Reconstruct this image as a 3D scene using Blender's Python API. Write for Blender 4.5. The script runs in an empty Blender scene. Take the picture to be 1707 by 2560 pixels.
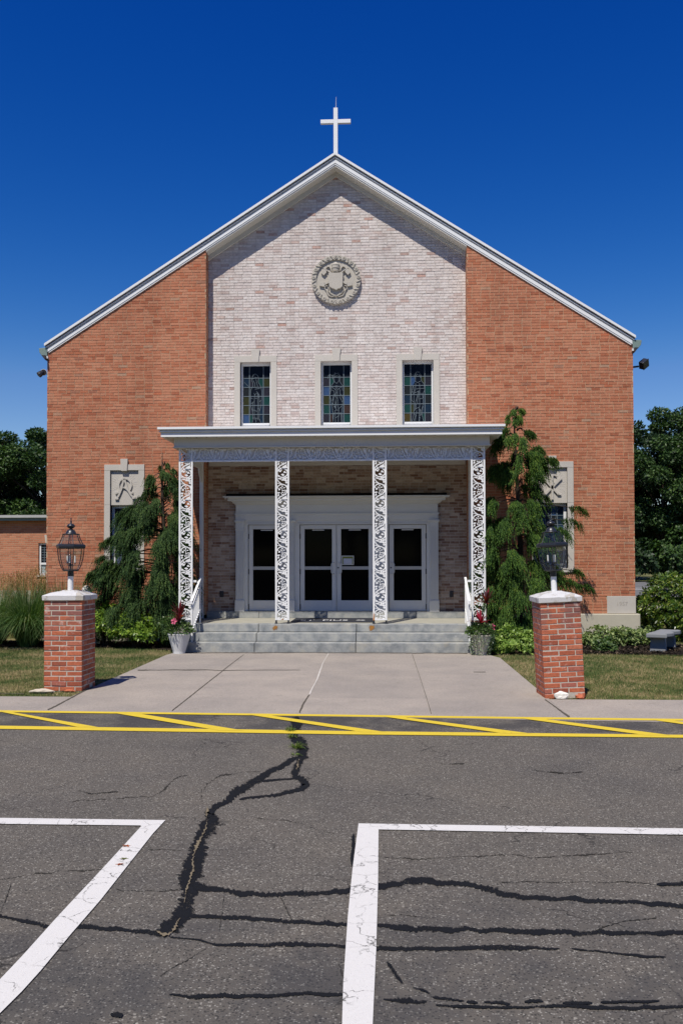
import bpy, math, random
import numpy as np
from mathutils import Vector, Matrix, Euler
random.seed(7); rng = np.random.default_rng(7)
R = math.radians
scene = bpy.context.scene
C = scene.collection

# ------------------------------------------------------------------ camera
FPX, HC = 2200.0, 1.89                      # focal length in photo pixels, eye height
YAW, PIT, ROLL = R(2.69), R(1.3), -0.002
SH = 120 - FPX*math.tan(PIT)
cd = bpy.data.cameras.new('camera'); cam = bpy.data.objects.new('camera', cd); C.objects.link(cam)
cd.sensor_fit = 'VERTICAL'; cd.sensor_height = 36.0; cd.sensor_width = 24.0
cd.lens = 36.0*FPX/2560; cd.shift_y = SH/2560
cd.clip_start = 0.05; cd.clip_end = 3000
cam.matrix_world = Matrix.Translation((0, 0, HC)) @ (Matrix.Rotation(YAW, 4, 'Z') @ Matrix.Rotation(R(90)+PIT, 4, 'X') @ Matrix.Rotation(ROLL, 4, 'Z'))
scene.camera = cam
scene.render.resolution_x, scene.render.resolution_y = 682, 1024

# ------------------------------------------------------------------ light
SUN_EL, SUN_AZ = R(59.0), R(20.5)           # behind the camera, 20 degrees to the left of the facade's normal
world = bpy.data.worlds.new('World'); scene.world = world; world.use_nodes = True
wt = world.node_tree; wt.nodes.clear()
wo = wt.nodes.new('ShaderNodeOutputWorld'); bg = wt.nodes.new('ShaderNodeBackground'); sk = wt.nodes.new('ShaderNodeTexSky')
sk.sky_type = 'NISHITA'; sk.sun_disc = False
sk.sun_elevation = SUN_EL; sk.sun_rotation = R(180)+SUN_AZ
sk.altitude = 50; sk.air_density = 1.0; sk.dust_density = 0.0; sk.ozone_density = 4.0
bg.inputs['Strength'].default_value = 0.092
hs = wt.nodes.new('ShaderNodeHueSaturation'); hs.inputs['Saturation'].default_value = 1.36; hs.inputs['Hue'].default_value = 0.517; hs.inputs['Value'].default_value = 0.95
sp = wt.nodes.new('ShaderNodeSeparateColor'); cb = wt.nodes.new('ShaderNodeCombineColor')
wt.links.new(sk.outputs[0], hs.inputs['Color']); wt.links.new(hs.outputs[0], sp.inputs[0])
def sky_grade(i, gamma, gain, cap):         # a deeper, polarised-looking blue: contrast per channel, capped in the bright part near the sun
    def nd(op, x, v):
        m = wt.nodes.new('ShaderNodeMath'); m.operation = op; wt.links.new(x, m.inputs[0])
        if isinstance(v, float): m.inputs[1].default_value = v
        else: wt.links.new(v, m.inputs[1])
        return m.outputs[0]
    x = sp.outputs[i]; y = nd('MULTIPLY', nd('POWER', nd('MAXIMUM', x, 0.0001), gamma), gain); wt.links.new(nd('MINIMUM', y, nd('MULTIPLY', x, cap)), cb.inputs[i])
sky_grade(0, 1.8, 1.40, 1.25); sky_grade(1, 1.37, 0.84, 1.12); sky_grade(2, 1.0, 1.04, 1.04)
wt.links.new(cb.outputs[0], bg.inputs['Color']); wt.links.new(bg.outputs[0], wo.inputs['Surface'])
sd = bpy.data.lights.new('sun', 'SUN'); sun = bpy.data.objects.new('sun', sd); C.objects.link(sun)
sd.energy = 5.0; sd.angle = R(0.5); sd.color = (1.0, 0.94, 0.85)
SUNDIR = Vector((-math.sin(SUN_AZ)*math.cos(SUN_EL), -math.cos(SUN_AZ)*math.cos(SUN_EL), math.sin(SUN_EL)))
sun.rotation_euler = SUNDIR.to_track_quat('Z', 'Y').to_euler(); sun.location = (-10, -20, 40)
scene.view_settings.view_transform = 'Standard'; scene.view_settings.look = 'None'
scene.view_settings.exposure = 0.18; scene.view_settings.gamma = 1.0
scene.render.engine = 'CYCLES'

# ------------------------------------------------------------------ survey helpers (photo pixel -> real point at a known depth or height)
_M = np.array(cam.matrix_world)
def ray(px, py):
    d = np.array([(px-853.5)/FPX, (1280-py+SH)/FPX, -1.0]); return _M[:3, :3] @ d
def W(px, py, Y):
    d = ray(px, py); t = Y/d[1]; return d[0]*t, HC+d[2]*t
def G(px, py, z=0.0):
    d = ray(px, py); t = (z-HC)/d[2]; return d[0]*t, d[1]*t

# ------------------------------------------------------------------ object helpers
ORG = {}
def tag(o, label=None, cat=None, group=None, kind=None):
    if label: o['label'] = label
    if cat: o['category'] = cat
    if group: o['group'] = group
    if kind: o['kind'] = kind
    return o
def thing(name, loc, label, cat, group=None):
    o = bpy.data.objects.new(name, None); C.objects.link(o); o.location = loc; o.empty_display_size = 0.2
    ORG[o] = Vector(loc)
    return tag(o, label, cat, group)
def link_mesh(name, me, mat, parent=None):
    mats = mat if isinstance(mat, (list, tuple)) else [mat]
    for m in mats: me.materials.append(m)
    o = bpy.data.objects.new(name, me); C.objects.link(o)
    if parent is not None:
        o.parent = parent; ORG[o] = ORG[parent]
    else: ORG[o] = Vector((0, 0, 0))
    return o
def copy_tree(o, parent=None):
    c = o.copy(); C.objects.link(c)
    if parent is not None: c.parent = parent
    ORG[c] = ORG.get(o, Vector((0, 0, 0)))
    for ch in list(o.children): copy_tree(ch, c)
    return c

class MB:
    def __init__(s): s.v = []; s.f = []; s.mi = []; s.m = 0
    def add(s, vs, fs):
        b = len(s.v); s.v += [tuple(map(float, v)) for v in vs]
        for f in fs: s.f.append(tuple(b+i for i in f)); s.mi.append(s.m)
    def box(s, x0, x1, y0, y1, z0, z1):
        s.add([(x0,y0,z0),(x1,y0,z0),(x1,y1,z0),(x0,y1,z0),(x0,y0,z1),(x1,y0,z1),(x1,y1,z1),(x0,y1,z1)],
              [(0,3,2,1),(4,5,6,7),(0,1,5,4),(1,2,6,5),(2,3,7,6),(3,0,4,7)]); return s
    def prism(s, pts, a0, a1, ax='y'):
        n = len(pts)
        if ax == 'y': mk = lambda p, a: (p[0], a, p[1])
        elif ax == 'x': mk = lambda p, a: (a, p[0], p[1])
        else: mk = lambda p, a: (p[0], p[1], a)
        ar = sum(pts[i][0]*pts[(i+1)%n][1]-pts[(i+1)%n][0]*pts[i][1] for i in range(n))
        if ar < 0: pts = pts[::-1]
        vs = [mk(p, a0) for p in pts]+[mk(p, a1) for p in pts]
        fs = [tuple(range(n)), tuple(range(2*n-1, n-1, -1))]+[(i, n+i, n+(i+1)%n, (i+1)%n) for i in range(n)]
        if ax != 'y': fs = [f[::-1] for f in fs]
        s.add(vs, fs); return s
    def ribbon(s, pts, w, y0, y1, closed=False):
        """flat bar of width w along a polyline in x,z, from depth y0 to y1"""
        n = len(pts); L = []; Rr = []
        for i in range(n):
            if closed: a, b = pts[i-1], pts[(i+1) % n]
            else: a, b = pts[max(i-1, 0)], pts[min(i+1, n-1)]
            dx, dz = b[0]-a[0], b[1]-a[1]; l = math.hypot(dx, dz) or 1
            ww = w[i] if isinstance(w, (list, tuple)) else w
            L.append((pts[i][0]-dz/l*ww/2, pts[i][1]+dx/l*ww/2)); Rr.append((pts[i][0]+dz/l*ww/2, pts[i][1]-dx/l*ww/2))
        vs = [(p[0], y0, p[1]) for p in L]+[(p[0], y0, p[1]) for p in Rr]+[(p[0], y1, p[1]) for p in L]+[(p[0], y1, p[1]) for p in Rr]
        fs = []
        for i in range(n if closed else n-1):
            j = (i+1) % n
            fs += [(i, n+i, n+j, j), (2*n+i, 2*n+j, 3*n+j, 3*n+i), (i, j, 2*n+j, 2*n+i), (n+i, 3*n+i, 3*n+j, n+j)]
        if not closed: fs += [(0, 2*n, 3*n, n), (n-1, 2*n-1, 4*n-1, 3*n-1)]
        s.add(vs, fs); return s
    def tube(s, pts, r, n=8, cap=True):
        pts = [Vector(p) for p in pts]; m = len(pts); vs = []; fs = []
        ref = None
        for i, p in enumerate(pts):
            t = (pts[min(i+1, m-1)]-pts[max(i-1, 0)]); t = t.normalized() if t.length > 1e-9 else Vector((0,0,1))
            if ref is None: ref = Vector((0,0,1)).cross(t); ref = ref if ref.length > 1e-3 else Vector((1,0,0))
            u = (ref - t*ref.dot(t)); u = u.normalized() if u.length > 1e-6 else t.orthogonal().normalized(); ref = u; w = t.cross(u)
            rr = r[i] if isinstance(r, (list, tuple)) else r
            for k in range(n):
                a = 2*math.pi*(k+.5)/n; vs.append(p+u*(math.cos(a)*rr)+w*(math.sin(a)*rr))
        for i in range(m-1):
            for k in range(n): fs.append((i*n+k, i*n+(k+1)%n, (i+1)*n+(k+1)%n, (i+1)*n+k))
        if cap: fs += [tuple(range(n-1, -1, -1)), tuple(range((m-1)*n, m*n))]
        s.add(vs, fs); return s
    def lathe(s, cx, cy, prof, n=16, rot=0.0, cap=True, sx=1.0, sy=1.0):
        vs = []; fs = []; m = len(prof)
        for r, z in prof:
            for k in range(n):
                a = rot+2*math.pi*k/n; vs.append((cx+r*sx*math.cos(a), cy+r*sy*math.sin(a), z))
        for i in range(m-1):
            for k in range(n): fs.append((i*n+k, i*n+(k+1)%n, (i+1)*n+(k+1)%n, (i+1)*n+k))
        if cap: fs += [tuple(range(n-1, -1, -1)), tuple(range((m-1)*n, m*n))]
        s.add(vs, fs); return s
    def ball(s, c, rx, ry=None, rz=None, n=12, m=8):
        ry = rx if ry is None else ry; rz = rx if rz is None else rz
        vs = [(c[0], c[1], c[2]-rz)]; fs = []
        for i in range(1, m):
            t = -math.pi/2+math.pi*i/m
            for k in range(n):
                a = 2*math.pi*k/n; vs.append((c[0]+rx*math.cos(t)*math.cos(a), c[1]+ry*math.cos(t)*math.sin(a), c[2]+rz*math.sin(t)))
        vs.append((c[0], c[1], c[2]+rz)); T = len(vs)-1
        for k in range(n): fs.append((0, 1+(k+1)%n, 1+k)); fs.append((T, T-n+k, T-n+(k+1)%n))
        for i in range(m-2):
            for k in range(n): fs.append((1+i*n+k, 1+i*n+(k+1)%n, 1+(i+1)*n+(k+1)%n, 1+(i+1)*n+k))
        s.add(vs, fs); return s
    def build(s, name, mat, parent=None, smooth=False, bevel=0.0, local=False):
        o0 = Vector((0,0,0)) if (parent is None or local) else ORG[parent]
        me = bpy.data.meshes.new(name)
        me.from_pydata([(v[0]-o0.x, v[1]-o0.y, v[2]-o0.z) for v in s.v], [], s.f)
        if smooth: me.polygons.foreach_set('use_smooth', [True]*len(me.polygons))
        if any(s.mi): me.polygons.foreach_set('material_index', s.mi)
        me.update()
        o = link_mesh(name, me, mat, parent)
        if bevel:
            b = o.modifiers.new('bevel', 'BEVEL'); b.width = bevel; b.segments = 2; b.limit_method = 'ANGLE'; b.angle_limit = R(40)
        return o

def np_mesh(name, V, F, mat, parent=None, offset=True, smooth=False):
    """V (n,3), F (m,k) arrays -> one mesh object"""
    V = np.asarray(V, dtype=np.float64)
    if parent is not None and offset: V = V-np.array(ORG[parent])
    F = np.asarray(F, dtype=np.int32); k = F.shape[1]
    me = bpy.data.meshes.new(name)
    me.vertices.add(len(V)); me.vertices.foreach_set('co', V.astype(np.float32).ravel())
    me.loops.add(F.size); me.loops.foreach_set('vertex_index', F.ravel())
    me.polygons.add(len(F)); me.polygons.foreach_set('loop_start', np.arange(0, F.size, k, dtype=np.int32))
    if smooth: me.polygons.foreach_set('use_smooth', np.ones(len(F), dtype=bool))
    me.update(calc_edges=True); me.validate()
    return link_mesh(name, me, mat, parent)

# ------------------------------------------------------------------ materials
class NT:
    def __init__(s, name):
        s.mat = bpy.data.materials.new(name); s.mat.use_nodes = True; s.t = s.mat.node_tree; s.t.nodes.clear()
        s.out = s.n('ShaderNodeOutputMaterial'); s.bs = s.n('ShaderNodeBsdfPrincipled'); s.l(s.bs.outputs[0], s.out.inputs[0])
    def n(s, t, **kw):
        nd = s.t.nodes.new(t)
        for k, v in kw.items(): setattr(nd, k, v)
        return nd
    def l(s, a, b): s.t.links.new(a, b)
    def put(s, inp, v):
        if isinstance(v, bpy.types.NodeSocket): s.l(v, inp)
        elif v is not None:
            if isinstance(v, (tuple, list)) and len(v) == 3 and inp.type == 'RGBA': v = (*v, 1)
            inp.default_value = v
    def math(s, op, a, b=None, c=None, clamp=False):
        nd = s.n('ShaderNodeMath', operation=op); nd.use_clamp = clamp
        s.put(nd.inputs[0], a)
        if b is not None: s.put(nd.inputs[1], b)
        if c is not None: s.put(nd.inputs[2], c)
        return nd.outputs[0]
    def pos(s): return s.n('ShaderNodeNewGeometry').outputs['Position']
    def obj(s): return s.n('ShaderNodeTexCoord').outputs['Object']
    def noise(s, scale, detail=4, rough=.55, vec=None, dist=0.0):
        nd = s.n('ShaderNodeTexNoise'); nd.inputs['Scale'].default_value = scale; nd.inputs['Detail'].default_value = detail
        nd.inputs['Roughness'].default_value = rough; nd.inputs['Distortion'].default_value = dist
        s.l(vec if vec is not None else s.pos(), nd.inputs['Vector']); return nd.outputs['Fac']
    def voro(s, scale, vec=None, feature='F1', out='Distance', rnd=1.0):
        nd = s.n('ShaderNodeTexVoronoi', feature=feature); nd.inputs['Scale'].default_value = scale; nd.inputs['Randomness'].default_value = rnd
        s.l(vec if vec is not None else s.pos(), nd.inputs['Vector']); return nd.outputs[out]
    def smap(s, v, a, b, c=0.0, d=1.0):
        nd = s.n('ShaderNodeMapRange', interpolation_type='SMOOTHSTEP'); s.put(nd.inputs[0], v)
        for i, x in enumerate((a, b, c, d)): s.put(nd.inputs[1+i], x)
        return nd.outputs[0]
    def ramp(s, v, stops, interp='LINEAR'):
        nd = s.n('ShaderNodeValToRGB'); r = nd.color_ramp; r.interpolation = interp
        while len(r.elements) < len(stops): r.elements.new(0.5)
        for e, (p, c) in zip(r.elements, stops): e.position = p; e.color = (*c, 1)
        s.put(nd.inputs[0], v); return nd.outputs[0]
    def mix(s, f, a, b, mode='MIX'):
        nd = s.n('ShaderNodeMix', data_type='RGBA', blend_type=mode)
        s.put(nd.inputs['Factor'], f); s.put(nd.inputs[6], a); s.put(nd.inputs[7], b); return nd.outputs[2]
    def bump(s, h, strength=.5, dist=.01):
        nd = s.n('ShaderNodeBump'); nd.inputs['Strength'].default_value = strength; nd.inputs['Distance'].default_value = dist
        s.put(nd.inputs['Height'], h); s.l(nd.outputs[0], s.bs.inputs['Normal'])
    def fin(s, col, rough=.7, spec=.3, metal=0.0):
        s.put(s.bs.inputs['Base Color'], col); s.put(s.bs.inputs['Roughness'], rough)
        s.put(s.bs.inputs['Specular IOR Level'], spec); s.put(s.bs.inputs['Metallic'], metal)
        return s.mat
def mul(c, k): return tuple(x*k for x in c)

def simple(name, col, rough=.6, spec=.3, metal=0.0, var=.12, scale=6.0, bump=0.0, bscale=60.0):
    t = NT(name); f = t.noise(scale, 5, .6)
    c = t.mix(f, mul(col, 1-var), mul(col, 1+var))
    if bump: t.bump(t.noise(bscale, 4, .6), bump, .01)
    return t.fin(c, rough, spec, metal)

def brick_mat(name, bw, bh, mort, stops, mcol, jitter=.0, dirt=.15, rough=.85, edge=.004, bstr=.7, tint=(1,1,1), patch=.0):
    t = NT(name); sep = t.n('ShaderNodeSeparateXYZ'); t.l(t.pos(), sep.inputs[0])
    u = t.math('ADD', sep.outputs[0], sep.outputs[1]); v = sep.outputs[2]
    wob = t.noise(9.0, 3, .6); wob2 = t.noise(14.0, 2, .5)
    v2 = t.math('ADD', v, t.math('MULTIPLY', t.math('SUBTRACT', wob, .5), bh*.10))
    vr = t.math('DIVIDE', v2, bh); row = t.math('FLOOR', vr)
    wn = t.n('ShaderNodeTexWhiteNoise', noise_dimensions='1D'); t.l(row, wn.inputs['W'])
    off = t.math('ADD', t.math('MULTIPLY', row, .5), t.math('MULTIPLY', wn.outputs['Value'], .22))
    u2 = t.math('ADD', u, t.math('MULTIPLY', t.math('SUBTRACT', wob2, .5), bh*.10))
    ur = t.math('ADD', t.math('DIVIDE', u2, bw), off); col = t.math('FLOOR', ur)
    fx = t.math('FRACT', ur); fy = t.math('FRACT', vr)
    dx = t.math('MULTIPLY', t.math('MINIMUM', fx, t.math('SUBTRACT', 1.0, fx)), bw)
    dy = t.math('MULTIPLY', t.math('MINIMUM', fy, t.math('SUBTRACT', 1.0, fy)), bh)
    d = t.math('MINIMUM', dx, dy)
    fine = t.noise(70.0, 4, .65)
    d2 = t.math('ADD', d, t.math('MULTIPLY', t.math('SUBTRACT', fine, .5), .006))
    mask = t.smap(d2, mort/2-edge*.5, mort/2+edge)
    cmb = t.n('ShaderNodeCombineXYZ'); t.l(col, cmb.inputs[0]); t.l(row, cmb.inputs[1])
    w2 = t.n('ShaderNodeTexWhiteNoise', noise_dimensions='2D'); t.l(cmb.outputs[0], w2.inputs['Vector'])
    rnd = w2.outputs['Value']
    if patch: rnd = t.math('ADD', rnd, t.math('MULTIPLY', t.math('SUBTRACT', t.noise(.55, 3, .5), .5), patch), clamp=True)
    bc = t.ramp(rnd, stops)
    n1 = t.noise(26.0, 5, .65)
    bc = t.mix(1.0, bc, t.ramp(n1, [(.25, (1-dirt*1.6,)*3), (.5, (1,1,1)), (.8, (1+dirt,)*3)]), 'MULTIPLY')
    big = t.noise(.45, 3, .5)
    bc = t.mix(1.0, bc, t.ramp(big, [(.3, (.93,.93,.93)), (.7, (1.06,1.05,1.04))]), 'MULTIPLY')
    mc = t.mix(fine, mul(mcol, .8), mul(mcol, 1.15))
    c = t.mix(mask, mc, bc)
    h = t.math('ADD', t.math('MULTIPLY', mask, .8), t.math('MULTIPLY', n1, .5))
    t.bump(h, bstr, .012)
    return t.fin(c, rough, .2)

M = {}
M['brick'] = brick_mat('orange_brick', .207, .0655, .010, [(0, (.30,.10,.055)), (.5, (.42,.165,.09)), (1, (.46,.19,.108))], (.40,.30,.20), dirt=.16)
M['pale_brick'] = brick_mat('whitewashed_brick', .207, .0655, .011, [(0, (.45,.36,.33)), (.5, (.57,.51,.49)), (1, (.62,.57,.55))], (.42,.38,.35), dirt=.15)
M['annex_brick'] = brick_mat('annex_orange_brick', .207, .0655, .010, [(0, (.33,.12,.065)), (.5, (.42,.17,.095)), (1, (.46,.195,.11))], (.38,.27,.18), dirt=.14)
M['tan_mortar'] = simple('tan_mortar', (.44,.32,.205), .9, .1, var=.15, scale=12)
M['pale_mortar'] = simple('pale_mortar', (.47,.43,.395), .9, .1, var=.2, scale=12)
def face_brick(name, stops, smear, smear_col, dirt):
    t = NT(name); g = t.n('ShaderNodeNewGeometry'); r = g.outputs['Random Per Island']
    c = t.ramp(r, stops); n = t.noise(22, 5, .65); q = t.noise(9, 4, .6)
    c = t.mix(1.0, c, t.ramp(n, [(.25, (1-dirt*1.5,)*3), (.5, (1,1,1)), (.8, (1+dirt,)*3)]), 'MULTIPLY')
    c = t.mix(1.0, c, t.ramp(t.noise(.5, 3, .5), [(.3, (.94,.94,.94)), (.7, (1.05,1.05,1.04))]), 'MULTIPLY')
    c = t.mix(t.math('MULTIPLY', t.smap(q, .54, .70), smear), c, smear_col)
    mp = t.n('ShaderNodeMapping'); mp.inputs['Scale'].default_value = (2.2, 2.2, .22); t.l(t.pos(), mp.inputs['Vector'])
    c = t.mix(1.0, c, t.ramp(t.noise(1.0, 5, .65, vec=mp.outputs[0]), [(.34, (.86,.855,.85)), (.5, (1,1,1)), (.68, (1.05,1.05,1.05))]), 'MULTIPLY')
    return t.fin(c, .85, .2)
M['face_brick'] = face_brick('orange_face_brick', [(0, (.30,.10,.054)), (.05, (.37,.128,.066)), (.3, (.402,.158,.088)), (.7, (.427,.181,.103)), (.94, (.44,.200,.118)), (.97, (.42,.128,.062)), (.988, (.38,.235,.155)), (1, (.29,.115,.07))], .30, (.45,.215,.115), .17)
M['pale_face_brick'] = face_brick('whitewashed_face_brick', [(0, (.38,.26,.22)), (.02, (.47,.38,.345)), (.12, (.535,.465,.43)), (.45, (.575,.515,.48)), (.95, (.61,.56,.525)), (.985, (.52,.42,.375)), (1, (.43,.26,.21))], .5, (.49,.425,.39), .20)
M['porch_shade_brick'] = face_brick('porch_shade_face_brick', [(0, (.20,.115,.085)), (.15, (.27,.17,.125)), (.4, (.34,.25,.195)), (.75, (.43,.345,.28)), (1, (.50,.42,.355))], .5, (.38,.29,.225), .24)  # browner whitewash mix, darkened so the porch shade sits in the colour
def pillar_brick():
    t = NT('pillar_red_brick'); g = t.n('ShaderNodeNewGeometry')
    c = t.ramp(g.outputs['Random Per Island'], [(0, (.27,.078,.046)), (.35, (.37,.105,.055)), (.7, (.43,.13,.066)), (.92, (.31,.105,.078)), (1, (.45,.155,.08))])
    n = t.noise(30, 5, .65)
    c = t.mix(1.0, c, t.ramp(n, [(.25, (.72,.72,.72)), (.55, (1,1,1)), (.8, (1.15,1.12,1.1))]), 'MULTIPLY')
    sep = t.n('ShaderNodeSeparateXYZ'); t.l(g.outputs['Position'], sep.inputs[0])
    soot = t.math('MULTIPLY', t.smap(sep.outputs[2], .80, 1.2), t.smap(t.noise(5, 4, .6), .38, .56))
    c = t.mix(t.math('MULTIPLY', soot, .75), c, (.17,.085,.08))
    eff = t.math('MULTIPLY', t.smap(t.noise(7.5, 5, .65), .57, .68), .6)
    c = t.mix(eff, c, (.46,.36,.33))
    t.bump(n, .5, .01)
    return t.fin(c, .85, .2)
M['pillar_brick'] = pillar_brick()
M['mortar'] = simple('grey_mortar', (.43,.39,.335), .9, .1, var=.25, scale=20, bump=.5)
def peeling_paint():
    t = NT('peeling_white_paint')
    n = t.noise(6.5, 6, .62, dist=.4); k = t.smap(n, .545, .56)
    ed = t.math('MULTIPLY', t.smap(n, .52, .545), t.math('SUBTRACT', 1.0, k))
    under = t.mix(t.noise(40, 4, .6), (.30,.28,.25), (.46,.43,.38))
    p = t.mix(t.noise(14, 4, .6), (.45,.45,.45), (.54,.54,.545))
    p = t.mix(t.math('MULTIPLY', ed, .5), p, (.25,.23,.2))
    t.bump(t.math('ADD', t.math('MULTIPLY', k, -.6), t.math('MULTIPLY', t.noise(50, 4), .25)), .5, .01)
    return t.fin(t.mix(k, p, under), .7, .25)
M['cap_paint'] = peeling_paint()
def white_paint(name, col, rough=.45, dirt=.10):
    t = NT(name); n = t.noise(3.0, 5, .6); m = t.noise(28, 4, .65)
    c = t.mix(n, mul(col, 1-dirt), col); c = t.mix(t.smap(m, .62, .8, 0, .25), c, mul(col, .7))
    t.bump(m, .08, .004)
    return t.fin(c, rough, .35)
M['white'] = white_paint('white_painted_trim', (.72,.73,.73))
M['white_iron'] = white_paint('white_painted_iron', (.74,.745,.74), .4, .06)
M['offwhite'] = white_paint('off_white_door_paint', (.66,.66,.64), .4, .10)
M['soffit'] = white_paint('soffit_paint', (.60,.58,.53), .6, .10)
M['frieze_back'] = white_paint('frieze_board_paint', (.70,.69,.66), .6, .10)
def limestone(name, col):
    t = NT(name); n = t.noise(4, 6, .6); m = t.noise(60, 4, .6)
    c = t.mix(n, mul(col, .86), mul(col, 1.08)); c = t.mix(t.smap(m, .6, .75, 0, .3), c, mul(col, .7))
    t.bump(m, .2, .006); return t.fin(c, .85, .2)
M['stone'] = limestone('limestone', (.475,.445,.395))
M['medal'] = limestone('carved_limestone', (.44,.41,.355))
M['found'] = limestone('foundation_concrete', (.42,.39,.31))
M['corner'] = limestone('cornerstone_limestone', (.46,.43,.385))
M['engrave'] = simple('engraved_lettering', (.36,.33,.29), .9, .1)
M['shingle'] = simple('grey_roof_shingle', (.16,.15,.145), .9, .1, var=.3, scale=20)
M['copper'] = simple('green_copper', (.16,.22,.20), .6, .3, var=.25, scale=8)
M['black'] = simple('black_metal', (.016,.018,.024), .35, .5, var=.2)
M['darkstrip'] = simple('near_black_strip', (.008,.008,.008), .9, .1)
M['door_glass'] = simple('dark_door_glass', (.0022,.0026,.003), .06, .03, var=.1)
M['steel_rail'] = white_paint('door_rail_paint', (.46,.46,.44), .5, .1)
M['steel'] = simple('brushed_aluminium', (.55,.56,.57), .35, .5, var=.05)
M['hinge'] = simple('dark_hinge_bronze', (.03,.03,.035), .5, .4)
def granite():
    t = NT('grey_granite'); a = t.noise(160, 3, .7); b = t.noise(5, 6, .6); v = t.voro(220)
    c = t.mix(a, (.17,.18,.182), (.36,.37,.36)); c = t.mix(1.0, c, t.ramp(b, [(.32, (.66,.69,.72)), (.5, (1,1,1)), (.68, (1.35,1.30,1.20))]), 'MULTIPLY')
    st = t.smap(t.noise(2.1, 5, .65), .56, .68, 0, .45); c = t.mix(st, c, (.36,.33,.26))
    sp = t.smap(t.noise(11, 5, .7), .62, .70, 0, .4); c = t.mix(sp, c, (.46,.47,.46))
    t.bump(t.math('ADD', a, t.math('MULTIPLY', b, 2.0)), .35, .012)
    return t.fin(c, .75, .3)
M['granite'] = granite()
def slab():
    t = NT('porch_slab_stone'); b = t.noise(3.5, 6, .65); a = t.noise(90, 3, .7)
    c = t.mix(b, (.24,.23,.19), (.40,.385,.32)); c = t.mix(t.smap(a, .55, .75, 0, .3), c, (.2,.19,.16))
    t.bump(a, .3, .006); return t.fin(c, .8, .25)
M['slab'] = slab()
M['mat'] = simple('charcoal_rubber_mat', (.035,.037,.045), .95, .1, var=.2, scale=60, bump=.5, bscale=300)
M['mat_letter'] = simple('white_mat_lettering', (.62,.62,.62), .9, .1)
M['rust'] = simple('rust_stain', (.40,.15,.03), .9, .1, var=.45, scale=14)
M['rust_faint'] = simple('faint_rust_stain', (.29,.21,.125), .9, .1, var=.4, scale=9)

def asphalt():
    t = NT('worn_asphalt'); p = t.pos()
    a = t.noise(230, 3, .7); v = t.voro(95, out='Color'); vd = t.voro(95)
    base = t.ramp(a, [(.3, (.066,.059,.050)), (.5, (.103,.093,.080)), (.72, (.145,.131,.112))])
    sx = t.n('ShaderNodeSeparateColor'); t.l(v, sx.inputs[0])
    peb = t.math('MULTIPLY', t.smap(sx.outputs[0], .80, .86), t.smap(vd, .0065*95, .0042*95))
    base = t.mix(t.math('MULTIPLY', peb, .75), base, (.30,.285,.25))
    v2 = t.voro(42, out='Color'); v2d = t.voro(42); s2 = t.n('ShaderNodeSeparateColor'); t.l(v2, s2.inputs[0])
    peb2 = t.math('MULTIPLY', t.smap(s2.outputs[1], .93, .95), t.smap(v2d, .009*42, .006*42))
    base = t.mix(t.math('MULTIPLY', peb2, .55), base, (.36,.34,.29))
    dk = t.math('MULTIPLY', t.smap(sx.outputs[2], .8, .86), t.smap(vd, .0065*95, .0045*95))
    base = t.mix(t.math('MULTIPLY', dk, .7), base, (.02,.02,.02))
    big = t.noise(.8, 5, .6)
    base = t.mix(1.0, base, t.ramp(big, [(.3, (.80,.81,.84)), (.5, (1,1,1)), (.7, (1.10,1.08,1.05))]), 'MULTIPLY')
    # oil-darkened parking bays near the viewer
    sep = t.n('ShaderNodeSeparateXYZ'); t.l(p, sep.inputs[0])
    bay = t.math('MULTIPLY', t.smap(sep.outputs[1], 5.6, 4.0), t.smap(t.noise(1.7, 5, .62), .40, .62))
    base = t.mix(t.math('MULTIPLY', bay, .5), base, (.030,.032,.037))
    wear = t.math('MULTIPLY', t.smap(sep.outputs[1], 9.72, 9.85), t.smap(t.noise(1.3, 4, .6), .42, .58))
    base = t.mix(t.math('MULTIPLY', wear, .55), base, (.026,.027,.032))
    # hairline cracks
    wv = t.n('ShaderNodeVectorMath', operation='ADD'); wn = t.n('ShaderNodeTexNoise'); wn.inputs['Scale'].default_value = 3; wn.inputs['Detail'].default_value = 5
    t.l(p, wn.inputs['Vector']); t.l(p, wv.inputs[0]); sc = t.n('ShaderNodeVectorMath', operation='SCALE'); sc.inputs['Scale'].default_value = .5
    t.l(wn.outputs['Color'], sc.inputs[0]); t.l(sc.outputs[0], wv.inputs[1])
    ce = t.voro(.55, vec=wv.outputs[0], feature='DISTANCE_TO_EDGE')
    cr = t.math('MULTIPLY', t.smap(ce, .0042, .0012), t.smap(t.noise(.9, 3, .5), .46, .60))
    base = t.mix(t.math('MULTIPLY', cr, .8), base, (.018,.017,.016))
    t.bump(t.math('ADD', t.math('MULTIPLY', a, .6), t.math('MULTIPLY', vd, .8)), .55, .006)
    return t.fin(base, .92, .2)
M['asphalt'] = asphalt()
M['far_asphalt'] = simple('far_asphalt', (.13,.13,.13), .95, .1, var=.2, scale=.6)
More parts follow.
